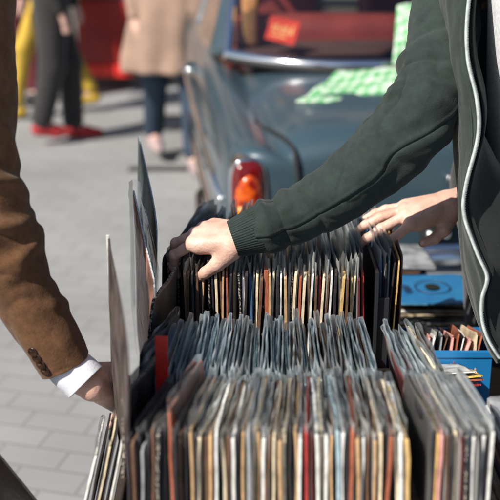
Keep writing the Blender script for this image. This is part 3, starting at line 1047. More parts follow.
    # cabin
    def rg(u, v):   # rear glass
        return Vector((u*(.655-.09*v), .72+.27*abs(u)**3+(.52-.06*abs(u)**3)*v, .905+.012*u**4+.43*v-.02*v*v*(1+u*u)))
    def grid(fn, nu, nv, name, m, thick=0, par=root):
        Vg = [fn(-1+2*i/(nu-1), j/(nv-1)) for j in range(nv) for i in range(nu)]
        og = link_mesh(name, Vg, grid_faces(nu, nv), m, par)
        if thick:
            so = og.modifiers.new('t', 'SOLIDIFY'); so.thickness = thick; so.offset = 0
        return og
    rgo = grid(rg, 21, 9, 'rear_window', glass)
    mb = MB()
    us = [-1+2*i/30 for i in range(31)]
    loop = [rg(u, 0) for u in us]+[rg(1, v/10) for v in range(1, 11)]+[rg(u, 1) for u in us[::-1]][1:]+[rg(-1, 1-v/10) for v in range(1, 11)]
    mb.tube(loop, .023, 10, cap=False); mb.build('window_frame', chrome, rgo, True)
    mb = MB()
    l2 = [p+Vector((0, -.022 if k < 31 else 0, -.014)) for k, p in enumerate(loop[:31])]
    mb.tube(l2, .014, 8); mb.build('window_seal', rubber, rgo, True)
    def roof(u, v):
        y = 1.24+1.30*v+.13*u*u*(1-v)
        return Vector((u*(.56+.0*v), y, 1.325+.055*sin(pi*(.15+.75*v))-.03*u*u))
    grid(roof, 17, 13, 'roof', paint, .02)
    def wind(u, v): return Vector((u*(.66-.10*v), 3.05-.5*v-.12*u*u*(1-v), .91+.43*v))
    grid(wind, 17, 7, 'windscreen', glass)
    for s in (-1, 1):
        # quarter pillar between rear glass and side glass
        def pil(u, v):
            a = rg(s*1.0, v); bb = Vector((s*(.70-.13*v), 1.22+.13*v, .88+.435*v)); t = (u+1)/2
            q = a.lerp(bb, t); q.x += s*.035*sin(pi*t)*(1-.3*v); return q
        grid(pil, 7, 9, 'pillar', paint, .012)
        def sg(u, v):
            t = (u+1)/2
            a = Vector((s*(.70-.13*v), 1.24+.13*v, .89+.43*v)); bb = Vector((s*(.70-.13*v), 2.95-.42*v, .90+.42*v))
            q = a.lerp(bb, t); q.x += s*.02*sin(pi*t); return q
        sgo = grid(sg, 15, 5, 'side_window', glass)
        mb = MB()
        mb.tube([sg(-1+2*i/20, 0) for i in range(21)], .014, 8)
        mb.tube([sg(-1+2*i/20, 1) for i in range(21)], .014, 8)
        for u in (-1, 0, 1): mb.tube([sg(u, v/6) for v in range(7)], .016, 8)
        mb.build('window_frame', chrome, sgo, True)
        for y in (1.45,):
            mb = MB(); mb.tube([(s*.755, y, .78), (s*.80, y+.01, .78), (s*.805, y+.10, .78), (s*.80, y+.16, .78), (s*.755, y+.17, .78)], .012, 10)
            mb.build('door_handle', chrome, root, True)
        # wing mirror
        mb = MB(); mb.tube([(s*.78, 2.75, .90), (s*.88, 2.72, 1.0)], .008, 8); mm = mb.build('mirror', chrome, root, True)
        mb = MB(); mb.lathe([(0, .03), (.03, .025), (.05, .005), (.05, -.005), (0, -.006)], (s*.90, 2.72, 1.01), 20, axis='Y'); mb.build('mirror_head', chrome, mm, True)
    # interior
    mb = MB(); mb.box((-.60, 1.30, .60), (.60, 1.52, 1.02), bev=.07); mb.box((-.60, 1.45, .45), (.60, 1.95, .66), bev=.06)
    mb.build('rear_seat', seatm, root, True)
    for x in (-.33, .33):
        mb = MB(); mb.box((x-.24, 2.10, .60), (x+.24, 2.24, 1.08), bev=.06); mb.box((x-.24, 2.2, .45), (x+.24, 2.7, .64), bev=.05); mb.build('front_seat', seatm, root, True)
    mb = MB(); mb.tube([(-.33+.17*cos(a), 2.66+.05*sin(a), .98+.16*sin(a)) for a in [2*pi*k/30 for k in range(31)]], .011, 8, cap=False); mb.build('steering_wheel', dark, root, True)
    mb = MB(); mb.box((-.64, 2.72, .78), (.64, 2.98, .925), bev=.02); mb.build('dashboard', dark, root, True)
    # parcel shelf in red
    mb = MB(); mb.box((-.60, .93, .912), (.60, 1.30, .922)); mb.build('parcel_shelf', mat('shelf_cloth', (.12, .05, .045), .9), root, False)
    # price card in rear window, red with pale print
    cc = mat('red_card', (.72, .045, .025), .5)
    yel = mat('yellow_ink', (.8, .55, .2), .6)
    p0 = rg(-.80, .16)+Vector((0, .035, .0))
    mb = MB()
    u_ = Vector((1, .0, .18)).normalized(); v_ = Vector((-.16, .62, .75)).normalized(); nrm = u_.cross(v_)
    u_ = (rg(-.6, .1)-rg(-.8, .1)).normalized()
    v_ = (rg(-.8, .5)-rg(-.8, .1)).normalized(); nrm = u_.cross(v_)
    ang = R(-12); u2 = u_*cos(ang)+v_*sin(ang); v2 = -u_*sin(ang)+v_*cos(ang)
    def q(a, bq, e=0): return p0+u2*a+v2*bq+nrm*e
    def slab(mb, a0, b0, a1, b1, e0, e1):
        mb.add([q(a0, b0, e0), q(a1, b0, e0), q(a1, b1, e0), q(a0, b1, e0), q(a0, b0, e1), q(a1, b0, e1), q(a1, b1, e1), q(a0, b1, e1)],
               [(0,3,2,1),(4,5,6,7),(0,1,5,4),(1,2,6,5),(2,3,7,6),(3,0,4,7)])
    slab(mb, 0, 0, .125, .125, -.002, .0)
    card = mb.build('window_card', cc, root, False)
    mb = MB()
    for k, (a, b0, b1) in enumerate(((.02, .05, .08), (.034, .045, .09), (.05, .055, .075), (.062, .04, .085), (.076, .05, .09), (.09, .045, .07), (.10, .05, .095))):
        slab(mb, a, b0, a+.007, b1, .0005, .0012)
    slab(mb, .02, .026, .085, .033, .0005, .0012)
    mb.build('card_print', yel, card, False)
    mb = MB(); mb.box((-.585, 1.10, .925), (-.52, 1.16, 1.13), bev=.02); mb.build('tan_bottle', mat('tan_plush', (.42, .2, .08), .9), root, True)
    # aerial-like wiper arm on the deck
    # wheels
    for x in (-.66, .66):
        for y in (.78, 3.35):
            s = 1 if x > 0 else -1
            mb = MB(); mb.lathe([(.19, -.07), (.29, -.08), (.315, -.06), (.32, 0), (.315, .06), (.29, .08), (.19, .07)], (x, y, .32), 36, axis='X'); wt = mb.build('wheel', rubber, root, True)
            mb = MB(); mb.lathe([(0, s*.075), (.07, s*.07), (.10, s*.05), (.19, s*.07), (.19, -s*.05), (0, -s*.05)], (x, y, .32), 36, axis='X'); mb.build('rim', chrome, wt, True)
    return root, rg
CAR, RG = car()

# cloth bag lying on the boot and window: pale green gingham
def green_cloth():
    m = bpy.data.materials.new('green_check'); m.use_nodes = True
    n, l = m.node_tree.nodes, m.node_tree.links
    b = n['Principled BSDF']; b.inputs['Roughness'].default_value = .45
    tc = n.new('ShaderNodeTexCoord')
    w1 = n.new('ShaderNodeTexChecker'); w1.inputs['Scale'].default_value = 14
    mp = n.new('ShaderNodeMapping'); mp.inputs['Scale'].default_value = (1, .55, 1); mp.inputs['Rotation'].default_value = (0, 0, R(35))
    nz = n.new('ShaderNodeTexNoise'); nz.inputs['Scale'].default_value = 5
    l.new(tc.outputs['UV'], mp.inputs[0])
    ad = n.new('ShaderNodeMix'); ad.data_type = 'VECTOR'; ad.inputs[0].default_value = .02
    l.new(tc.outputs['UV'], nz.inputs[0]); l.new(mp.outputs[0], ad.inputs[4]); l.new(nz.outputs['Color'], ad.inputs[5])
    l.new(ad.outputs[1], w1.inputs[0])
    w1.inputs['Color1'].default_value = (.12, .42, .16, 1); w1.inputs['Color2'].default_value = (.50, .64, .50, 1)
    n2 = n.new('ShaderNodeTexNoise'); n2.inputs['Scale'].default_value = 3.2; l.new(tc.outputs['UV'], n2.inputs[0])
    rp = n.new('ShaderNodeValToRGB'); rp.color_ramp.elements[0].position = .58; rp.color_ramp.elements[1].position = .62
    rp.color_ramp.elements[0].color = (0, 0, 0, 1)
    l.new(n2.outputs[0], rp.inputs[0])
    mx = n.new('ShaderNodeMix'); mx.data_type = 'RGBA'; l.new(rp.outputs[0], mx.inputs[0]); l.new(w1.outputs[0], mx.inputs[6]); mx.inputs[7].default_value = (.62, .74, .62, 1)
    l.new(mx.outputs[2], b.inputs['Base Color'])
    def patch(name, corners, nu, nv, amp, label, seed):
        a, bb, c, d = corners       # bottom-left, bottom-right, top-right, top-left
        V = []; uv = []
        for j in range(nv):
            for i in range(nu):
                u, v = i/(nu-1), j/(nv-1)
                p = a.lerp(bb, u).lerp(d.lerp(c, u), v)
                p = p+Vector((0, -.3, 1)).normalized()*(amp*noise.noise(Vector((u*2.5+seed, v*2.5, seed)))+.25*amp*noise.noise(Vector((u*6, v*6, seed+4))))
                V.append(p); uv.append((u, v))
        o = link_mesh(name, V, grid_faces(nu, nv), m)
        ul = o.data.uv_layers.new(name='UVMap')
        for lp in o.data.loops: ul.data[lp.index].uv = uv[lp.vertex_index]
        s = o.modifiers.new('t', 'SOLIDIFY'); s.thickness = .006
        tag(o, label, 'cloth', 'green checked cloths on the car')
    patch('checked_cloth', (P(296, 101, 3.30), P(420, 112, 3.25), P(440, 62, 3.62), P(338, 72, 3.52)), 40, 26, .022, 'green and white checked cloth spread flat on the boot of the car', 3)
    patch('checked_cloth', (P(393, 64, 3.52), P(470, 62, 3.55), P(462, -8, 3.62), P(397, 8, 3.60)), 26, 26, .03, 'green and white checked cloth propped upright against the rear window', 8)
    patch('checked_cloth', (P(425, 140, 3.16), P(475, 136, 3.16), P(480, 112, 3.34), P(428, 116, 3.32)), 22, 14, .015, 'small green checked cloth on the boot by the jacket', 12)
green_cloth()

# ------------------------------------------------------------------ hands
def hand_caps(fl, mirror=1, spread=(7, 1, -5, -11), thumb=None, arm=None, m4=None, fw=1.0):
    """capsules of a hand in local axes: x along the fingers, z back of hand, y thumb side. fl: flexion per finger (mcp, pip, dip) deg"""
    caps = []; tips = []
    base = [(.090, .029, -.001), (.094, .0085, .003), (.089, -.012, .001), (.080, -.030, -.004)]
    ln = [(.045, .026, .019), (.050, .031, .020), (.046, .029, .020), (.036, .021, .018)]
    rr = [(.0098, .0088, .0080, .0066), (.0100, .0090, .0081, .0067), (.0096, .0086, .0077, .0063), (.0085, .0076, .0069, .0056)]
    for k in range(4):
        b = Vector(base[k])
        w0 = Vector((.008, base[k][1]*.55, 0))
        caps.append((w0, b, .0155, .0125, .012))
        caps.append((w0+Vector((.03, 0, -.007)), b+Vector((-.012, 0, -.006)), .013, .0115, .012))
        a = R(spread[k]); p = b; fx = 0
        for s in range(3):
            fx += R(fl[k][s])
            d = Vector((cos(fx)*cos(a), cos(fx)*sin(a), -sin(fx)))
            q = p+d*ln[k][s]
            caps.append((p, q, rr[k][s], rr[k][s+1], .0025 if s or True else .004))
            if s == 0: caps.append((p, p+d*.004, rr[k][0]+.0012, rr[k][0]+.0004, .004))
            else: caps.append((p-d*.002, p+d*.002, rr[k][s]+.0005, rr[k][s]+.0005, .002))
            p = q
        up = Vector((sin(fx)*cos(a), sin(fx)*sin(a), cos(fx)))
        tips.append((p, d, up, rr[k][3]))
    th = thumb or [(.020, .024, -.010), (.052, .050, -.020), (.083, .064, -.026), (.106, .070, -.034)]
    th = [Vector(t) for t in th]
    caps.append((th[0], th[1], .0165, .0125, .012)); caps.append((th[1], th[2], .0120, .0100, .004)); caps.append((th[2], th[3], .0102, .0080, .003))
    d = (th[3]-th[2]).normalized(); up = Vector((0, .45, .9)); up = (up-d*up.dot(d)).normalized()
    tips.append((th[3], d, up, .0082))
    caps.append((Vector((.03, 0, -.004)), Vector((.06, 0, -.004)), .020, .018, .012))
    inv = m4.inverted()
    L = [Vector((.004, 0, 0))]+[inv @ a for a in arm]
    for off in (.0105, -.0105):
        for q in range(len(L)-1):
            caps.append((L[q]+Vector((0, off, 0)), L[q+1]+Vector((0, off, 0)), (.0185+.0012*q)*fw, (.0185+.0012*(q+1))*fw, .012))
    # knuckles and tendons
    for k in range(4):
        b = Vector(base[k]); caps.append((b+Vector((-.002, 0, .004)), b+Vector((.003, 0, .003)), .0088, .0082, .004))
        caps.append((Vector((.028, base[k][1]*.6, .0125)), b+Vector((-.012, 0, .0085)), .0030, .0034, .004))
    if mirror < 0:
        f = lambda v: Vector((v.x, -v.y, v.z))
        caps = [(f(c[0]), f(c[1]), *c[2:]) for c in caps]; tips = [(f(a), f(b), f(c), r) for a, b, c, r in tips]
    return caps, tips

def frame(xd, zd, loc, s=1):
    x = Vector(xd).normalized(); z = Vector(zd); z = (z-x*z.dot(x)).normalized(); y = z.cross(x)
    m = Matrix((x, y, z)).transposed().to_4x4(); m.translation = loc
    return m

def make_hand(par, m4, caps, tips, h=.0015, bodies=()):
    V, Q = sdf_mesh(caps, h, .004, 2)
    V = [m4 @ Vector(v) for v in V.tolist()]
    nails = []
    for (p, d, up, r) in tips:
        # nail plate: small curved grid laid on the back of the fingertip
        side = d.cross(up).normalized()
        vv = []
        for j in range(6):
            for i in range(7):
                a = (-1+2*i/6)*R(52); L = -.0085+.0135*j/5
                sh = 1-.25*abs(j-2.5)/2.5*(abs(i-3)/3)
                vv.append(m4 @ (p+d*L+side*(sin(a)*r*.98*sh)+up*(cos(a)*r*1.02-.0002*j)))
        nails.append(vv)
    return V, Q.tolist(), nails

def catpath(*pts): return [Vector(p) for p in pts]

def cloth_tube(name, pts, ra, rb, m, fold=.004, nu=72, nv=150, parent=None, seed=0, up=(0, 0, 1), ribs=0, rib_amp=.0008, fold_fn=None, inner=.0):
    """garment tube along a path; ra across, rb up-down; folds run around the limb"""
    cp = catmull([Vector(p) for p in pts], nv)
    cra = catmull([Vector((r, 0, 0)) for r in ra], nv); crb = catmull([Vector((r, 0, 0)) for r in rb], nv)
    V = []
    s = 0
    for j in range(nv):
        t = (cp[min(j+1, nv-1)]-cp[max(j-1, 0)]).normalized()
        z = Vector(up); z = (z-t*z.dot(t)).normalized(); x = t.cross(z)
        if j: s += (cp[j]-cp[j-1]).length
        for i in range(nu):
            a = 2*pi*i/nu
            q = Vector((s*16+seed, cos(a)*1.15+.5*s*8, sin(a)*1.15))
            f = fold*(noise.noise(q)*1.3+.55*noise.noise(q*2.3+Vector((3, 1, 7))))
            if fold > .002:
                n1 = noise.noise(Vector((s*15+seed+1.2*cos(a), cos(a)*.5+s*4, sin(a)*.5)))
                n2 = noise.noise(Vector((s*34+seed, cos(a)*1.1-s*6, sin(a)*1.1+4)))
                f += -.0013*math.exp(-(n1/.10)**2)+.0011*n2
            if fold_fn: f = f*fold_fn(s, a, j/(nv-1))[0]+fold_fn(s, a, j/(nv-1))[1]
            if ribs: f += rib_amp*sin(ribs*a)
            V.append(cp[j]+x*(cos(a)*(cra[j].x+f))+z*(sin(a)*(crb[j].x+f)))
    if inner:
        for (k, dd) in ((0, .003), (0, .02)):
            t = (cp[1]-cp[0]).normalized()
            base = [cp[0]+(V[i]-cp[0])*(1-inner*(1 if dd > .01 else .6))+t*dd for i in range(nu)]
            V = base+V if False else V
    o = link_mesh(name, V, grid_faces(nu, nv, True), m, None)
    so = o.modifiers.new('t', 'SOLIDIFY'); so.thickness = .0022; so.offset = -1
    if parent is not None: world_parent(o, parent)
    return o, cp

def add_nails(body, nails, par):
    for vv in nails:
        o = link_mesh('fingernail', vv, grid_faces(7, 6), M['nail'])
        s = o.modifiers.new('t', 'SOLIDIFY'); s.thickness = .0006; s.offset = 0
        o.parent = body; o.matrix_parent_inverse = body.matrix_basis.inverted() if False else Matrix.Identity(4)

def head_caps(c, f):
    """head around centre c facing f (unit, horizontal)"""
    f = Vector(f).normalized(); s = Vector((0, 0, 1)).cross(f)
    U = Vector((0, 0, 1))
    L = [(c+U*.035-f*.015, c+U*.03+f*.02, .082, .078, .03), (c-U*.03+f*.03, c-U*.075+f*.055, .055, .032, .03),
         (c-U*.03+s*.03+f*.02, c-U*.06+s*.02+f*.04, .035, .025, .02), (c-U*.03-s*.03+f*.02, c-U*.06-s*.02+f*.04, .035, .025, .02),
         (c+U*.012+f*.095, c-U*.022+f*.112, .007, .011, .012), (c-U*.028+f*.100, c-U*.026+f*.104, .014, .010, .008),
         (c-U*.048+f*.088+s*.016, c-U*.048+f*.088-s*.016, .009, .009, .006), (c+U*.03+f*.087+s*.035, c+U*.03+f*.087-s*.035, .010, .010, .012),
         (c+s*.078-f*.01+U*.015, c+s*.080-f*.012-U*.025, .011, .008, .006), (c-s*.078-f*.01+U*.015, c-s*.080-f*.012-U*.025, .011, .008, .006)]
    return L

# ------------------------------------------------------------------ person in the green hooded jacket
ARM_A = [P(237, 237, 1.64), P(254, 231, 1.64), P(272, 226, 1.64), P(302, 214, 1.64), P(339, 191, 1.63), P(378, 160, 1.62), P(412, 125, 1.60), P(432, 88, 1.62), P(442, 45, 1.66), P(446, 0, 1.70), P(449, -30, 1.71)]
NU_A = 176
def person_green():
    g = thing('person', 'person in a dark green zip jacket and grey tee reaching one hand into the records', 'person', (.52, 1.68, 0))
    # hand 1 (right): wrist inside the cuff
    wr = P(247, 238, 1.645)
    m4 = frame((-.76, .42, -.06), (.06, -.42, 1), wr)
    caps, tips = hand_caps([(30, 42, 22), (26, 40, 24), (34, 48, 28), (44, 52, 30)], spread=(13, 4, -4, -12),
                           thumb=[(.022, .022, -.014), (.044, .040, -.030), (.066, .049, -.044), (.086, .048, -.060)], arm=[P(259, 233, 1.64), P(280, 224, 1.64)], m4=m4, fw=.95)
    V, Q, nails = make_hand(g, m4, caps, tips)
    # rest of the body
    sh = P(456, -30, 1.68); el = P(408, 108, 1.6)
    neck = Vector((.50, 1.72, 1.44)); pel = Vector((.62, 1.95, .92))
    lsh = Vector((.70, 1.62, 1.38))
    arm = [P(247, 236, 1.645)]+ARM_A[2:]
    bc = [(arm[k], arm[k+1], .024+.0035*k, .024+.0035*(k+1), .01) for k in range(len(arm)-1)]
    bc += [(sh+Vector((.06, .05, -.02)), lsh, .05, .05, .04), (Vector((.59, 1.76, 1.3)), Vector((.60, 1.85, 1.05)), .085, .08, .06),
          (Vector((.53, 1.76, 1.28)), Vector((.55, 1.85, 1.02)), .08, .08, .05), (Vector((.65, 1.76, 1.28)), Vector((.66, 1.86, 1.02)), .08, .08, .05),
          (pel+Vector((-.07, 0, 0)), pel+Vector((.07, 0, 0)), .125, .125, .06), (neck, neck+Vector((-.03, -.05, .10)), .062, .055, .04),
          (lsh, Vector((.84, 1.55, 1.12)), .05, .042, .03), (Vector((.84, 1.55, 1.12)), Vector((.80, 1.35, .95)), .04, .028, .02), (Vector((.80, 1.35, .95)), Vector((.78, 1.25, .92)), .03, .02, .02)]
    hc = Vector((.46, 1.60, 1.65))
    bc += head_caps(hc, (-.45, -.9, 0))
    for s in (-.09, .09):
        bc += [(pel+Vector((s, 0, -.05)), Vector((.64+s, 1.94, .48)), .085, .055, .03), (Vector((.64+s, 1.94, .48)), Vector((.64+s, 2.0, .08)), .052, .036, .03), (Vector((.64+s, 2.0, .06)), Vector((.62+s, 1.86, .045)), .04, .03, .03)]
    V2, Q2 = sdf_mesh(bc, .008, .03, 3)
    n = len(V)
    V = V+[Vector(v) for v in V2.tolist()]; Q = Q+(Q2+n).tolist()
    body = link_mesh('body', V, Q, M['skin']); world_parent(body, g)
    for vv in nails:
        o = link_mesh('fingernail', vv, grid_faces(7, 6), M['nail']); o.parent = body
        s = o.modifiers.new('t', 'SOLIDIFY'); s.thickness = .0006; s.offset = 0
    hr = blob('hair', [(hc+Vector((.02, .03, .05)), hc+Vector((.0, -.01, .065)), .095, .088, .03), (hc+Vector((.03, .06, -.02)), hc+Vector((.03, .05, .04)), .07, .085, .03)], .008, M['hair'], None, .03)
    world_parent(hr, g)
    # sleeve
    pts = ARM_A
    rp = [18, 21.5, 25, 28, 31, 34.5, 37, 37.5, 37, 36.5, 36.5]
    rad = [r*1.62/1000 for r in rp]
    ra = [r*.95 for r in rad]
    def ff(s, a, f):
        elbow = math.exp(-((s-.34)/.10)**2)
        wrist = math.exp(-((s-.055)/.03)**2)
        k = .8+1.5*elbow+1.1*wrist
        # a few deep compression folds on the upper side near the wrist and inner elbow
        d = .009*math.exp(-((s-.022)/.010)**2)*(.45+.55*max(0, sin(a+.3)))-.004*math.exp(-((s-.046)/.006)**2)+.005*math.exp(-((s-.066)/.009)**2)*(.5+.5*sin(a-.6))
        d -= .0035*math.exp(-((s-.09-.02*cos(a))/.006)**2)
        for c, wd, am, ph in ((.325, .009, .009, .5), (.36, .010, .010, 1.1), (.385, .007, -.009, .3), (.44, .013, .010, .9), (.27, .010, .006, 2.2), (.20, .009, .005, 1.3), (.235, .007, -.004, .6), (.14, .008, .004, 1.6), (.47, .009, -.008, 1.0), (.41, .008, .006, 2.4)):
            cc = c+.018*sin(a*1+ph*2)
            d += .55*am*math.exp(-((s-cc)/wd)**2)*(.35+.65*max(0, cos(a-ph-1.2)))
        aa = (a+pi) % (2*pi)-pi+.036
        d += -.0026*math.exp(-(aa/.04)**2)+.0014*math.exp(-((aa-.10)/.06)**2)-.0022*math.exp(-((aa+.45)/.38)**2)
        return k, d
    slv, cp = cloth_tube('sleeve', pts[1:], ra[1:], rad[1:], M['hoodie'], .0024, NU_A, 400, g, 4.2, fold_fn=ff)
    cuff, _ = cloth_tube('cuff', [P(233, 239, 1.640), P(243, 235.5, 1.64), P(254, 231.5, 1.64), P(266, 227.5, 1.64), P(272, 226, 1.64)], [.026, .029, .0325, .036, .033], [.0285, .0325, .0362, .0395, .036], M['hoodie'], .0006, 240, 30, g, 1.1, ribs=52, rib_amp=.0006)
    me = slv.data
    ism = NU_A-1
    mb = MB(); mb.tube([me.vertices[q*NU_A+ism].co+Vector((0, -.0012, .0002)) for q in range(14, 385, 2)], .0009, 6)
    o = mb.build('sleeve_seam', M['seam'], None, True); world_parent(o, g)
    # tee: front of torso
    rows = []
    def tee_fn():
        vv = []; nu_, nv_ = 60, 40
        for j in range(nv_):
            z = 1.46-.62*j/(nv_-1)
            c = Vector((.552+.10*j/(nv_-1), 1.562+.28*(j/(nv_-1))**1.5, z))
            ax, ay = .195-.03*max(0, (z-1.36)/.1), .135-.035*max(0, (z-1.34)/.12)
            for i in range(nu_):
                a = 2*pi*i/nu_
                f = .006*noise.noise(Vector((cos(a)*2, sin(a)*2, z*5)))+.003*noise.noise(Vector((cos(a)*7, sin(a)*7, z*6)))
                vv.append(c+Vector((math.copysign(abs(cos(a))**.7, cos(a))*(ax+f), math.copysign(abs(sin(a))**.7, sin(a))*(ay+f), 0)))
        o = link_mesh('t_shirt', vv, grid_faces(60, 40, True), M['tee']); world_parent(o, g)
    tee_fn()
    # jacket torso: open-fronted shell, rows measured at the panel edge and zip
    L_edge = [(436, -70), (440, -30), (446, 20), (450, 70), (456, 110), (459, 150), (462, 190), (464, 225), (466, 260), (471, 288), (477, 310), (483, 330), (490, 348), (497, 360)]
    Z_edge = [(478, -70), (472, -30), (466, 20), (467, 60), (476, 100), (477, 136), (465, 184), (463, 214), (476, 252), (486, 276), (481, 297), (481, 318), (487, 338), (499, 358)]
    nrow = 110
    EL = catmull([P(x, y, 1.60) for x, y in L_edge], nrow)
    ZL = catmull([P(x, y, 1.515) for x, y in Z_edge], nrow)
    V = []; cols = 0
    for j in range(nrow):
        f = j/(nrow-1)
        e, zc = EL[j], ZL[j]
        drop = e.z
        cx = Vector((.62, 1.80+.05*f, drop))
        ctrl = [zc+Vector((.012, .05, 0)), zc+Vector((.004, .006, 0)), zc, zc.lerp(e, .35)+Vector((-.001, -.014, .0)), zc.lerp(e, .75)+Vector((-.003, -.010, 0)), e, e+Vector((.002, .05, 0)), e+Vector((.04, .17, 0)),
                Vector((.55, 1.96+.05*f, drop)), Vector((.72, 1.93+.05*f, drop)), Vector((.81, 1.78, drop)), Vector((.79, 1.62, drop)), Vector((.735, 1.56, drop))]
        row = catmull(ctrl, 90)
        for i, p in enumerate(row):
            dd = .003*noise.noise(Vector((p.x*14, p.y*14, p.z*5)))+.0022*noise.noise(Vector((i*.22, p.z*16, 3)))
            V.append(p+Vector((-dd, -dd, 0)))
    jk = link_mesh('jacket', V, grid_faces(90, nrow), M['hoodie']); so = jk.modifiers.new('t', 'SOLIDIFY'); so.thickness = .0035; so.offset = 0
    world_parent(jk, g)
    # lining band behind the zip; dark and widened below to stand for inside shade
    V = []
    for j in range(nrow):
        zc = ZL[j]; f = max(0, min(1, (j/nrow-.40)/.25)); wd = .006+.20*f
        for q in (Vector((.010, .012, 0)), Vector((.016, .030, 0)), Vector((.018+wd*.3, .055, 0)), Vector((.02+wd*.6, .065, 0)), Vector((.024+wd, .085, 0))): V.append(zc+q)
    li = link_mesh('lining_shade', V, grid_faces(5, nrow), M['hoodie_shaded']); so = li.modifiers.new('t', 'SOLIDIFY'); so.thickness = .003; world_parent(li, g)
    # zip tape plus teeth
    mb = MB(); V = []
    tw = .0018
    for j in range(nrow):
        V += [ZL[j]+Vector((-.0016, -.0035, 0)), ZL[j]+Vector((-.0006, -.0048, 0)), ZL[j]+Vector((tw, -.0042, 0)), ZL[j]+Vector((tw+.0006, -.002, 0))]
    zp = link_mesh('zip_tape', V, grid_faces(4, nrow), M['zip']); so = zp.modifiers.new('t', 'SOLIDIFY'); so.thickness = .001; world_parent(zp, g)
    teeth = MB(); acc = 0
    for j in range(nrow-1):
        a, b2 = ZL[j], ZL[j+1]; Ls = (b2-a).length; k = max(1, int(Ls/.0019))
        for q in range(k):
            c = a.lerp(b2, q/k)+Vector((tw+.0006, -.0048, 0))
            teeth.box((c.x-.0013, c.y-.0008, c.z-.0005), (c.x+.0013, c.y+.0008, c.z+.0005))
    tz = teeth.build('zip_teeth', M['zip_metal']); world_parent(tz, g)
    # placket seam beside the zip
    mb = MB(); mb.tube([ZL[j].lerp(EL[j], .35)+Vector((-.001, -.0165, 0)) for j in range(0, nrow, 2)], .0011, 6); o = mb.build('placket_seam', M['hoodie'], None, True); world_parent(o, g)
    # shoulder and hood
    hd = blob('hood', [(neck+Vector((-.13, -.02, -.03)), neck+Vector((.0, .09, .02)), .05, .065, .05), (neck+Vector((.0, .09, .02)), neck+Vector((.13, .0, -.03)), .065, .06, .05), (sh, neck+Vector((-.1, 0, -.02)), .072, .06, .05),
                       (lsh, neck+Vector((.1, 0, -.02)), .072, .06, .05), (lsh, Vector((.84, 1.55, 1.12)), .068, .06, .04), (Vector((.84, 1.55, 1.12)), Vector((.80, 1.35, .95)), .058, .042, .03)], .01, M['hoodie'], None, .04)
    world_parent(hd, g)
    tr = blob('trousers', [(pel+Vector((-.08, 0, .03)), pel+Vector((.08, 0, .03)), .135, .135, .05)]+sum([[(pel+Vector((s, 0, -.05)), Vector((.64+s, 1.94, .48)), .10, .075, .03), (Vector((.64+s, 1.94, .48)), Vector((.64+s, 2.0, .10)), .073, .065, .03)] for s in (-.09, .09)], []), .012, M['black_cloth'], None, .04)
    world_parent(tr, g)
    for s in (-.09, .09):
        o = blob('shoe', [(Vector((.64+s, 2.02, .05)), Vector((.62+s, 1.84, .035)), .048, .036, .02)], .008, M['black_cloth'], None, .02); world_parent(o, g)
person_green()

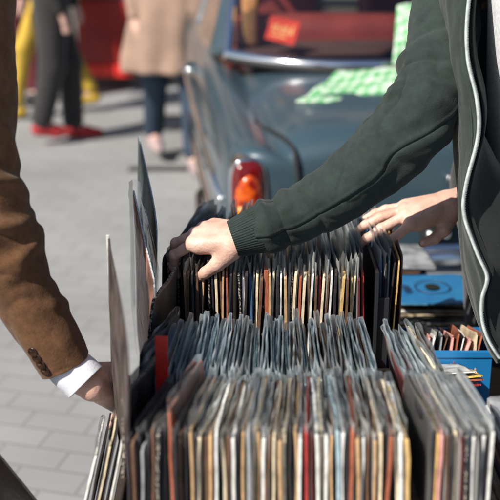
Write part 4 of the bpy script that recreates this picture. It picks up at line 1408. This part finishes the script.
# ------------------------------------------------------------------ second browsing hand from behind the jacket
def person_behind():
    g = thing('person', 'person hidden behind the green jacket with one bare hand resting over the albums', 'person', (1.05, 2.25, 0))
    wr = P(452, 204, 1.83)
    xd = P(380, 217, 1.81)-P(452, 201, 1.83)
    m4 = frame(xd, (0, -.30, 1), wr)
    caps, tips = hand_caps([(26, 12, 8), (16, 10, 8), (9, 12, 10), (4, 14, 10)], spread=(12, 4, -4, -11),
                           thumb=[(.016, .022, -.014), (.030, .036, -.026), (.050, .042, -.036), (.072, .040, -.042)], arm=[P(475, 195, 1.85), P(520, 183, 1.90)], m4=m4)
    V, Q, nails = make_hand(g, m4, caps, tips)
    el = P(560, 175, 1.95); sh = Vector((.95, 2.25, 1.40)); pel = Vector((1.05, 2.3, .92))
    bc = [(wr+Vector((.1, 0, .01)), el, .030, .045, .02), (el, sh, .045, .055, .03), (sh, sh+Vector((.2, .25, 0)), .07, .07, .05),
          (Vector((1.02, 2.35, 1.32)), pel, .15, .13, .06), (pel+Vector((-.05, -.05, 0)), pel+Vector((.05, .05, 0)), .13, .13, .05), (Vector((1.03, 2.34, 1.42)), Vector((1.0, 2.32, 1.52)), .06, .055, .04),
          (sh+Vector((.2, .25, 0)), Vector((1.3, 2.5, 1.1)), .05, .04, .03), (Vector((1.3, 2.5, 1.1)), Vector((1.25, 2.4, .85)), .04, .028, .03), (Vector((1.25, 2.4, .85)), Vector((1.24, 2.36, .76)), .03, .02, .02)]
    hc = Vector((.97, 2.28, 1.63)); bc += head_caps(hc, (-.8, -.55, 0))
    for s in (-.08, .08):
        bc += [(pel+Vector((s, s, -.05)), Vector((1.05+s, 2.3+s, .48)), .085, .055, .03), (Vector((1.05+s, 2.3+s, .48)), Vector((1.08+s, 2.33+s, .08)), .052, .036, .03)]
    V2, Q2 = sdf_mesh(bc, .009, .03, 3); n = len(V)
    body = link_mesh('body', V+[Vector(v) for v in V2.tolist()], Q+(Q2+n).tolist(), M['skin']); world_parent(body, g)
    for vv in nails:
        o = link_mesh('fingernail', vv, grid_faces(7, 6), M['nail']); o.parent = body
        s = o.modifiers.new('t', 'SOLIDIFY'); s.thickness = .0006; s.offset = 0
    navy = mat('navy_shirt', (.02, .025, .045), .9, var=.2)
    o = blob('shirt', [(sh+Vector((0, 0, .0)), sh+Vector((.2, .25, 0)), .085, .085, .05), (Vector((1.02, 2.35, 1.32)), pel, .165, .15, .06), (el+Vector((.04, .03, .03)), sh, .06, .072, .04), (sh+Vector((.2, .25, 0)), Vector((1.3, 2.5, 1.1)), .068, .058, .04)], .012, navy, None, .04); world_parent(o, g)
    o = blob('trousers', [(pel+Vector((-.05, -.05, 0)), pel+Vector((.05, .05, 0)), .145, .145, .05)]+sum([[(pel+Vector((s, s, -.05)), Vector((1.05+s, 2.3+s, .48)), .10, .075, .03), (Vector((1.05+s, 2.3+s, .48)), Vector((1.08+s, 2.33+s, .10)), .073, .065, .03)] for s in (-.08, .08)], []), .014, M['black_cloth'], None, .04); world_parent(o, g)
    o = blob('hair', [(hc+Vector((.03, .02, .04)), hc+Vector((.0, .0, .06)), .092, .088, .03)], .01, M['hair'], None, .03); world_parent(o, g)
    for s in (-.08, .08):
        o = blob('shoe', [(Vector((1.09+s, 2.34+s, .05)), Vector((.95+s, 2.26+s, .035)), .048, .036, .02)], .008, M['black_cloth'], None, .02); world_parent(o, g)
person_behind()

# ------------------------------------------------------------------ person in brown tweed at the left
def person_tweed():
    g = thing('person', 'person in a brown tweed jacket at the left edge, white shirt cuff and buttoned sleeve', 'person', (-.62, 1.35, 0))
    wr = P(86, 380, 1.50)
    xd = P(150, 386, 1.66)-P(80, 374, 1.5)
    m4 = frame(xd, (.35, -.5, .8), wr)
    caps, tips = hand_caps([(30, 35, 20), (28, 34, 20), (30, 36, 22), (34, 38, 24)], spread=(6, 2, -3, -8),
                           thumb=[(.020, .022, -.012), (.048, .036, -.026), (.076, .034, -.036), (.098, .026, -.044)], arm=[P(72, 371, 1.50), P(55, 350, 1.50)], m4=m4)
    V, Q, nails = make_hand(g, m4, caps, tips, .002)
    sh = P(-60, -40, 1.42); el = P(-22, 190, 1.44)
    neck = Vector((-.62, 1.42, 1.44)); pel = Vector((-.66, 1.30, .92)); lsh = Vector((-.80, 1.50, 1.36))
    arm = [wr]+[P(64, 367, 1.50), P(38, 318, 1.48), P(8, 258, 1.455), P(-20, 185, 1.43), P(-26, 140, 1.42), P(-34, 40, 1.41), sh]
    bc = [(arm[k], arm[k+1], .024+.003*k, .024+.003*(k+1), .01) for k in range(len(arm)-1)]+[(sh, lsh, .075, .075, .05), (Vector((-.64, 1.38, 1.3)), pel, .14, .13, .06),
          (pel+Vector((-.05, 0, 0)), pel+Vector((.05, 0, 0)), .13, .13, .05), (neck, neck+Vector((.02, .03, .1)), .06, .055, .04),
          (lsh, Vector((-.88, 1.5, 1.1)), .05, .04, .03), (Vector((-.88, 1.5, 1.1)), Vector((-.86, 1.58, .86)), .04, .028, .02)]
    hc = Vector((-.58, 1.47, 1.64)); bc += head_caps(hc, (.8, .5, 0))
    for s in (-.09, .09):
        bc += [(pel+Vector((0, s, -.05)), Vector((-.64, 1.3+s, .48)), .085, .055, .03), (Vector((-.64, 1.3+s, .48)), Vector((-.66, 1.28+s, .08)), .052, .036, .03)]
    V2, Q2 = sdf_mesh(bc, .009, .03, 3); n = len(V)
    body = link_mesh('body', V+[Vector(v) for v in V2.tolist()], Q+(Q2+n).tolist(), M['skin']); world_parent(body, g)
    for vv in nails:
        o = link_mesh('fingernail', vv, grid_faces(7, 6), M['nail']); o.parent = body
        s = o.modifiers.new('t', 'SOLIDIFY'); s.thickness = .0006; s.offset = 0
    # sleeve
    pts = [P(65, 364, 1.50), P(53, 342, 1.49), P(38, 318, 1.48), P(24, 292, 1.47), P(8, 258, 1.455), P(-8, 222, 1.44), P(-20, 185, 1.43), P(-26, 140, 1.42), P(-30, 90, 1.415), P(-34, 40, 1.41), P(-38, -20, 1.41), P(-44, -60, 1.41)]
    rp = [26.5, 28, 29.5, 31.5, 34, 37, 40, 42, 43, 45, 48, 50]
    rad = [r*1.47/1000 for r in rp]
    def ff(s, a, f):
        k = .8+1.4*math.exp(-((s-.27)/.10)**2)
        d = 0
        for c, wd, am in ((.10, .012, .004), (.17, .013, .006), (.205, .010, .006), (.245, .012, .008), (.29, .012, .008), (.335, .013, .007), (.13, .01, -.004)):
            cc = c+.02*sin(a*1+c*40)
            d += am*math.exp(-((s-cc)/wd)**2)*(.4+.6*cos(a-c*9))
        return k, d
    slv, cp = cloth_tube('sleeve', pts, rad, [r*1.0 for r in rad], M['tweed'], .0030, 96, 240, g, 9.3, fold_fn=ff)
    # cuff buttons along the lower outer edge, near the wrist
    me = slv.data; nu = 96
    for q in range(4):
        j = 9+q*6
        c = cp[j]; t = (cp[j+1]-cp[j-1]).normalized()
        want = (C0-c).normalized(); want = (want-t*want.dot(t)).normalized()
        dn = Vector((-1, 0, -.3)); dn = (dn-t*dn.dot(t)).normalized(); want = (want+dn*.78).normalized()
        best = max((me.vertices[j*nu+i].co for i in range(nu)), key=lambda v: (v-c).normalized().dot(want))
        p = c+want*((best-c).length+.001)
        bm4 = Matrix.Translation(p) @ want.to_track_quat('Z', 'Y').to_matrix().to_4x4()
        mb = MB(); mb.lathe([(0, .0012), (.005, .0014), (.0068, .0026), (.0080, .0018), (.0078, 0), (0, -.001)], n=24)
        mb.v = [bm4 @ v for v in mb.v]
        o = mb.build('cuff_button', M['button'], None, True); world_parent(o, g)
    # white shirt cuff
    o, _ = cloth_tube('shirt_cuff', [P(86, 382, 1.50), P(80, 376, 1.50), P(72, 369, 1.50), P(60, 358, 1.50)], [.0305, .0305, .0305, .030], [.0315, .0315, .031, .030], M['shirt'], .0015, 80, 30, g, 2.0)
    jk = blob('jacket', [(sh+Vector((-.02, 0, 0)), lsh, .09, .09, .05), (Vector((-.66, 1.38, 1.3)), pel+Vector((-.02, 0, -.06)), .165, .165, .06), (lsh, Vector((-.88, 1.5, 1.1)), .07, .06, .04), (Vector((-.88, 1.5, 1.1)), Vector((-.86, 1.58, .86)), .058, .045, .04)], .012, M['tweed'], None, .04); world_parent(jk, g)
    o = blob('trousers', [(pel+Vector((-.05, 0, 0)), pel+Vector((.05, 0, 0)), .14, .14, .05)]+sum([[(pel+Vector((0, s, -.05)), Vector((-.64, 1.3+s, .48)), .10, .075, .03), (Vector((-.64, 1.3+s, .48)), Vector((-.66, 1.28+s, .10)), .073, .065, .03)] for s in (-.09, .09)], []), .014, M['black_cloth'], None, .04); world_parent(o, g)
    o = blob('hair', [(hc+Vector((-.02, -.01, .04)), hc+Vector((.0, .0, .06)), .092, .088, .03)], .01, M['hair'], None, .03); world_parent(o, g)
    for s in (-.09, .09):
        o = blob('shoe', [(Vector((-.68, 1.28+s, .05)), Vector((-.52, 1.32+s, .035)), .048, .036, .02)], .008, M['black_cloth'], None, .02); world_parent(o, g)
person_tweed()

# shoulder bag near the lower left corner
def bag():
    lea = mat('black_leather', (.02, .018, .018), .4, bump=.5, bscale=120, var=.3, vscale=12)
    t = thing('shoulder_bag', 'dark leather bag corner at the lower left edge', 'bag', (-.36, 1.2, .40))
    m4 = Matrix.Translation(P(-72, 530, 1.42)) @ Matrix.Rotation(R(58), 4, 'Y')
    mb = MB(); mb.box((-.14, -.05, -.14), (.14, .05, .14), bev=.02); mb.v = [m4 @ v for v in mb.v]
    o = mb.build('bag_body', lea, None, True); world_parent(o, t)
    mb = MB(); mb.box((-.144, -.056, .02), (.144, -.0505, .145), bev=.002); mb.v = [m4 @ v for v in mb.v]
    o = mb.build('flap', lea, None, True); world_parent(o, t)
    mb = MB(); mb.tube(catmull([m4 @ Vector((-.13, 0, .13)), Vector((-.60, 1.30, 1.0)), Vector((-.70, 1.34, 1.35)), Vector((-.58, 1.2, .95)), m4 @ Vector((.12, 0, .13))], 40), .008, 8)
    o = mb.build('strap', lea, None, True); world_parent(o, t)
bag()

# ------------------------------------------------------------------ passers-by far behind (soft focus)
def walker(label, x, y, face, shirt, trouser, shoe, stride=.22, coat=None, scale=1.0, skirt=None, knee=.0, group='passers-by on the paving', wide=1.0, shoe_name='shoe', barefoot=False):
    g = thing('person', label, 'person', (x, y, 0), face, group)
    S = scale
    def v(a, b, c): return Vector((a*S, b*S, c*S))
    hip = v(0, 0, .93)
    legs = []
    for s, st in ((-1, stride), (1, -stride)):
        h = v(.09*s, 0, .90); kn = v(.085*s, st*.55+.04, .50); an = v(.08*s, st, .09+(.05 if st < 0 else 0))
        legs.append((h, kn, an, st))
    bc = [(v(-.15, 0, 1.40), v(.15, 0, 1.40), .065, .065, .05), (v(-.06, 0, 1.32), v(-.05, 0, 1.0), .11, .10, .05), (v(.06, 0, 1.32), v(.05, 0, 1.0), .11, .10, .05), (v(-.06, 0, .95), v(.06, 0, .95), .115, .115, .05), (v(0, 0, 1.42), v(0, .02, 1.54), .055, .052, .03)]
    hc = v(0, .04, 1.64); bc += head_caps(hc, (0, 1, 0))
    arms = []
    for s in (-1, 1):
        sh = v(.18*s, 0, 1.38); el = v(.22*s, -.05*s, 1.10); wr = v(.21*s, .10-.05*s, .87); hd = v(.205*s, .13-.05*s, .79)
        arms.append((sh, el, wr)); bc += [(sh, el, .045, .036, .03), (el, wr, .034, .024, .02), (wr, hd, .026, .026, .02)]
        for k in range(4): bc.append((hd+v(0, .02-.015*k, 0), hd+v(.0, .03-.016*k, -.07), .0095, .007, .006))
        bc.append((wr+v(-.01*s, .02, -.02), wr+v(-.02*s, .05, -.08), .012, .008, .008))
    for h, kn, an, st in legs: bc += [(h, kn, .08, .052, .03), (kn, an, .050, .034, .03), (an, an+v(0, .10, -.05), .035, .028, .02)]
    b = blob('body', bc, .012, M['skin'], g, .02)
    blob('hair', [(hc+v(0, -.03, .04), hc+v(0, 0, .06), .094, .09, .03)], .014, M['hair'], g, .03)
    if trouser:
        tc = [(v(-.06, 0, .98), v(.06, 0, .98), .125, .125, .05)]
        for h, kn, an, st in legs: tc += [(h, kn, .10*wide, .075*wide, .03), (kn, an+v(0, 0, .03), .073*wide, .062*wide, .03)]
        blob('trousers', tc, .014, trouser, g, .03)
    tc = [(v(-.16, 0, 1.38), v(.16, 0, 1.38), .085, .085, .05), (v(-.06, 0, 1.32), v(-.05, 0, 1.0), .13, .125, .05), (v(.06, 0, 1.32), v(.05, 0, 1.0), .13, .125, .05)]
    for sh, el, wr in arms: tc += [(sh, el, .062, .052, .03), (el, wr, .05, .042, .03)]
    blob('top', tc, .014, shirt, g, .03)
    if coat or skirt:
        m_, hem, rt, rbm = coat or skirt
        V = []; nu, nv = 60, 30
        for j in range(nv):
            f = j/(nv-1); z = (1.15*(1-f)+hem*f)*S
            for i in range(nu):
                a = 2*pi*i/nu; r = rt*(1-f)+rbm*f
                fd = .018*f*sin(a*9+1.5*noise.noise(Vector((a, f*2, 0))))+.02*f*noise.noise(Vector((cos(a)*2, sin(a)*2, f*3)))
                V.append(Vector((cos(a)*(r*1.15+fd)*S, sin(a)*(r*.9+fd)*S, z)))
        o = link_mesh('coat_skirt' if coat else 'skirt', V, grid_faces(nu, nv, True), m_, g)
        s_ = o.modifiers.new('t', 'SOLIDIFY'); s_.thickness = .006
    for h, kn, an, st in legs:
        z0 = an.z/S-.09
        sh_ = blob(shoe_name, [(an+v(0, -.03, -.035), an+v(0, .08, -.05), .045, .040, .02), (an+v(0, .08, -.055), an+v(0, .17, -.06), .040, .028, .02)], .009, shoe, g, .02)
    return g
def ground_at(px, py):
    d = FW+(px-250)/1000*RT+(250-py)/1000*UP
    t = CAMZ/-d.z
    return C0+d*t
bl = mat('black_denim', (.022, .02, .022), .85, sheen=.2)
redsh = mat('red_suede', (.38, .025, .03), .8)
yl = mat('yellow_cloth', (.52, .34, .04), .8, var=.15)
gr = mat('green_cloth', (.01, .16, .05), .8)
mr = mat('maroon_cloth', (.10, .012, .02), .8)
bg = mat('beige_coat', (.30, .20, .15), .85, var=.12, sheen=.2)
jn = mat('dark_denim', (.025, .045, .075), .85)
wh = mat('pale_trainer', (.36, .27, .27), .7)
p = ground_at(61, 143)
walker('person in black trousers and red shoes walking past behind the tweed sleeve', p.x-.02, p.y+.05, R(-78), mat('charcoal_top', (.03, .03, .03), .9), bl, redsh, .10, scale=.98, wide=1.12)
p = ground_at(50, 118)
walker('person in yellow trousers and yellow shoes beyond the black-trousered walker', p.x+.02, p.y+.1, R(100), gr, yl, yl, .26, wide=.85)
p = ground_at(26, 104)
walker('person in a green top and maroon trousers near the left edge', p.x, p.y+.2, R(170), gr, mr, bl, .10, wide=1.05)
p = ground_at(173, 168)
walker('person in a long beige coat and dark jeans walking beside the car', p.x, p.y+.1, R(-165), bg, jn, wh, .20, coat=(bg, .56, .16, .24), wide=1.0)

# red stall crate and goods in the far left background
def far_goods():
    redm = mat('red_stall_plastic', (.33, .015, .015), .35, var=.25, vscale=4)
    brr = mat('bright_red_trim', (.75, .03, .02), .4)
    p = ground_at(105, 92)
    t = thing('stall_bin', 'dark red bin with a bright red base strip in the left background', 'bin', (p.x, p.y+.15, .12))
    mb = MB(); mb.box((-.20, -.15, .10), (.21, .2, .60), bev=.02); mb.build('bin_body', redm, t, False)
    mb = MB(); mb.box((-.22, -.17, 0), (.23, .22, .098), bev=.01); mb.build('base_strip', brr, t, False)
    tn = mat('brown_goods', (.30, .11, .04), .8, var=.5, vscale=9)
    mb = MB()
    for k in range(6):
        x = -.15+.06*k; mb.box((x-.025, -.1, .602), (x+.025, .1, .75+.04*sin(k*2.3)), bev=.01)
    o = mb.build('paper_bags', tn, None, False); o.location = (p.x, p.y+.15, .12); tag(o, 'brown paper bags standing on top of the dark red bin', 'bag')
    mb = MB(); mb.lathe([(0, 0), (.035, 0), (.04, .05), (.04, .16), (.015, .20), (.015, .24), (0, .24)], n=20)
    o = mb.build('blue_bottle', mat('blue_bottle', (.03, .22, .55), .2), None, True); o.location = (p.x+.17, p.y+.05, .722); tag(o, 'blue bottle at the right of the paper bags on the red bin', 'bottle')
far_goods()
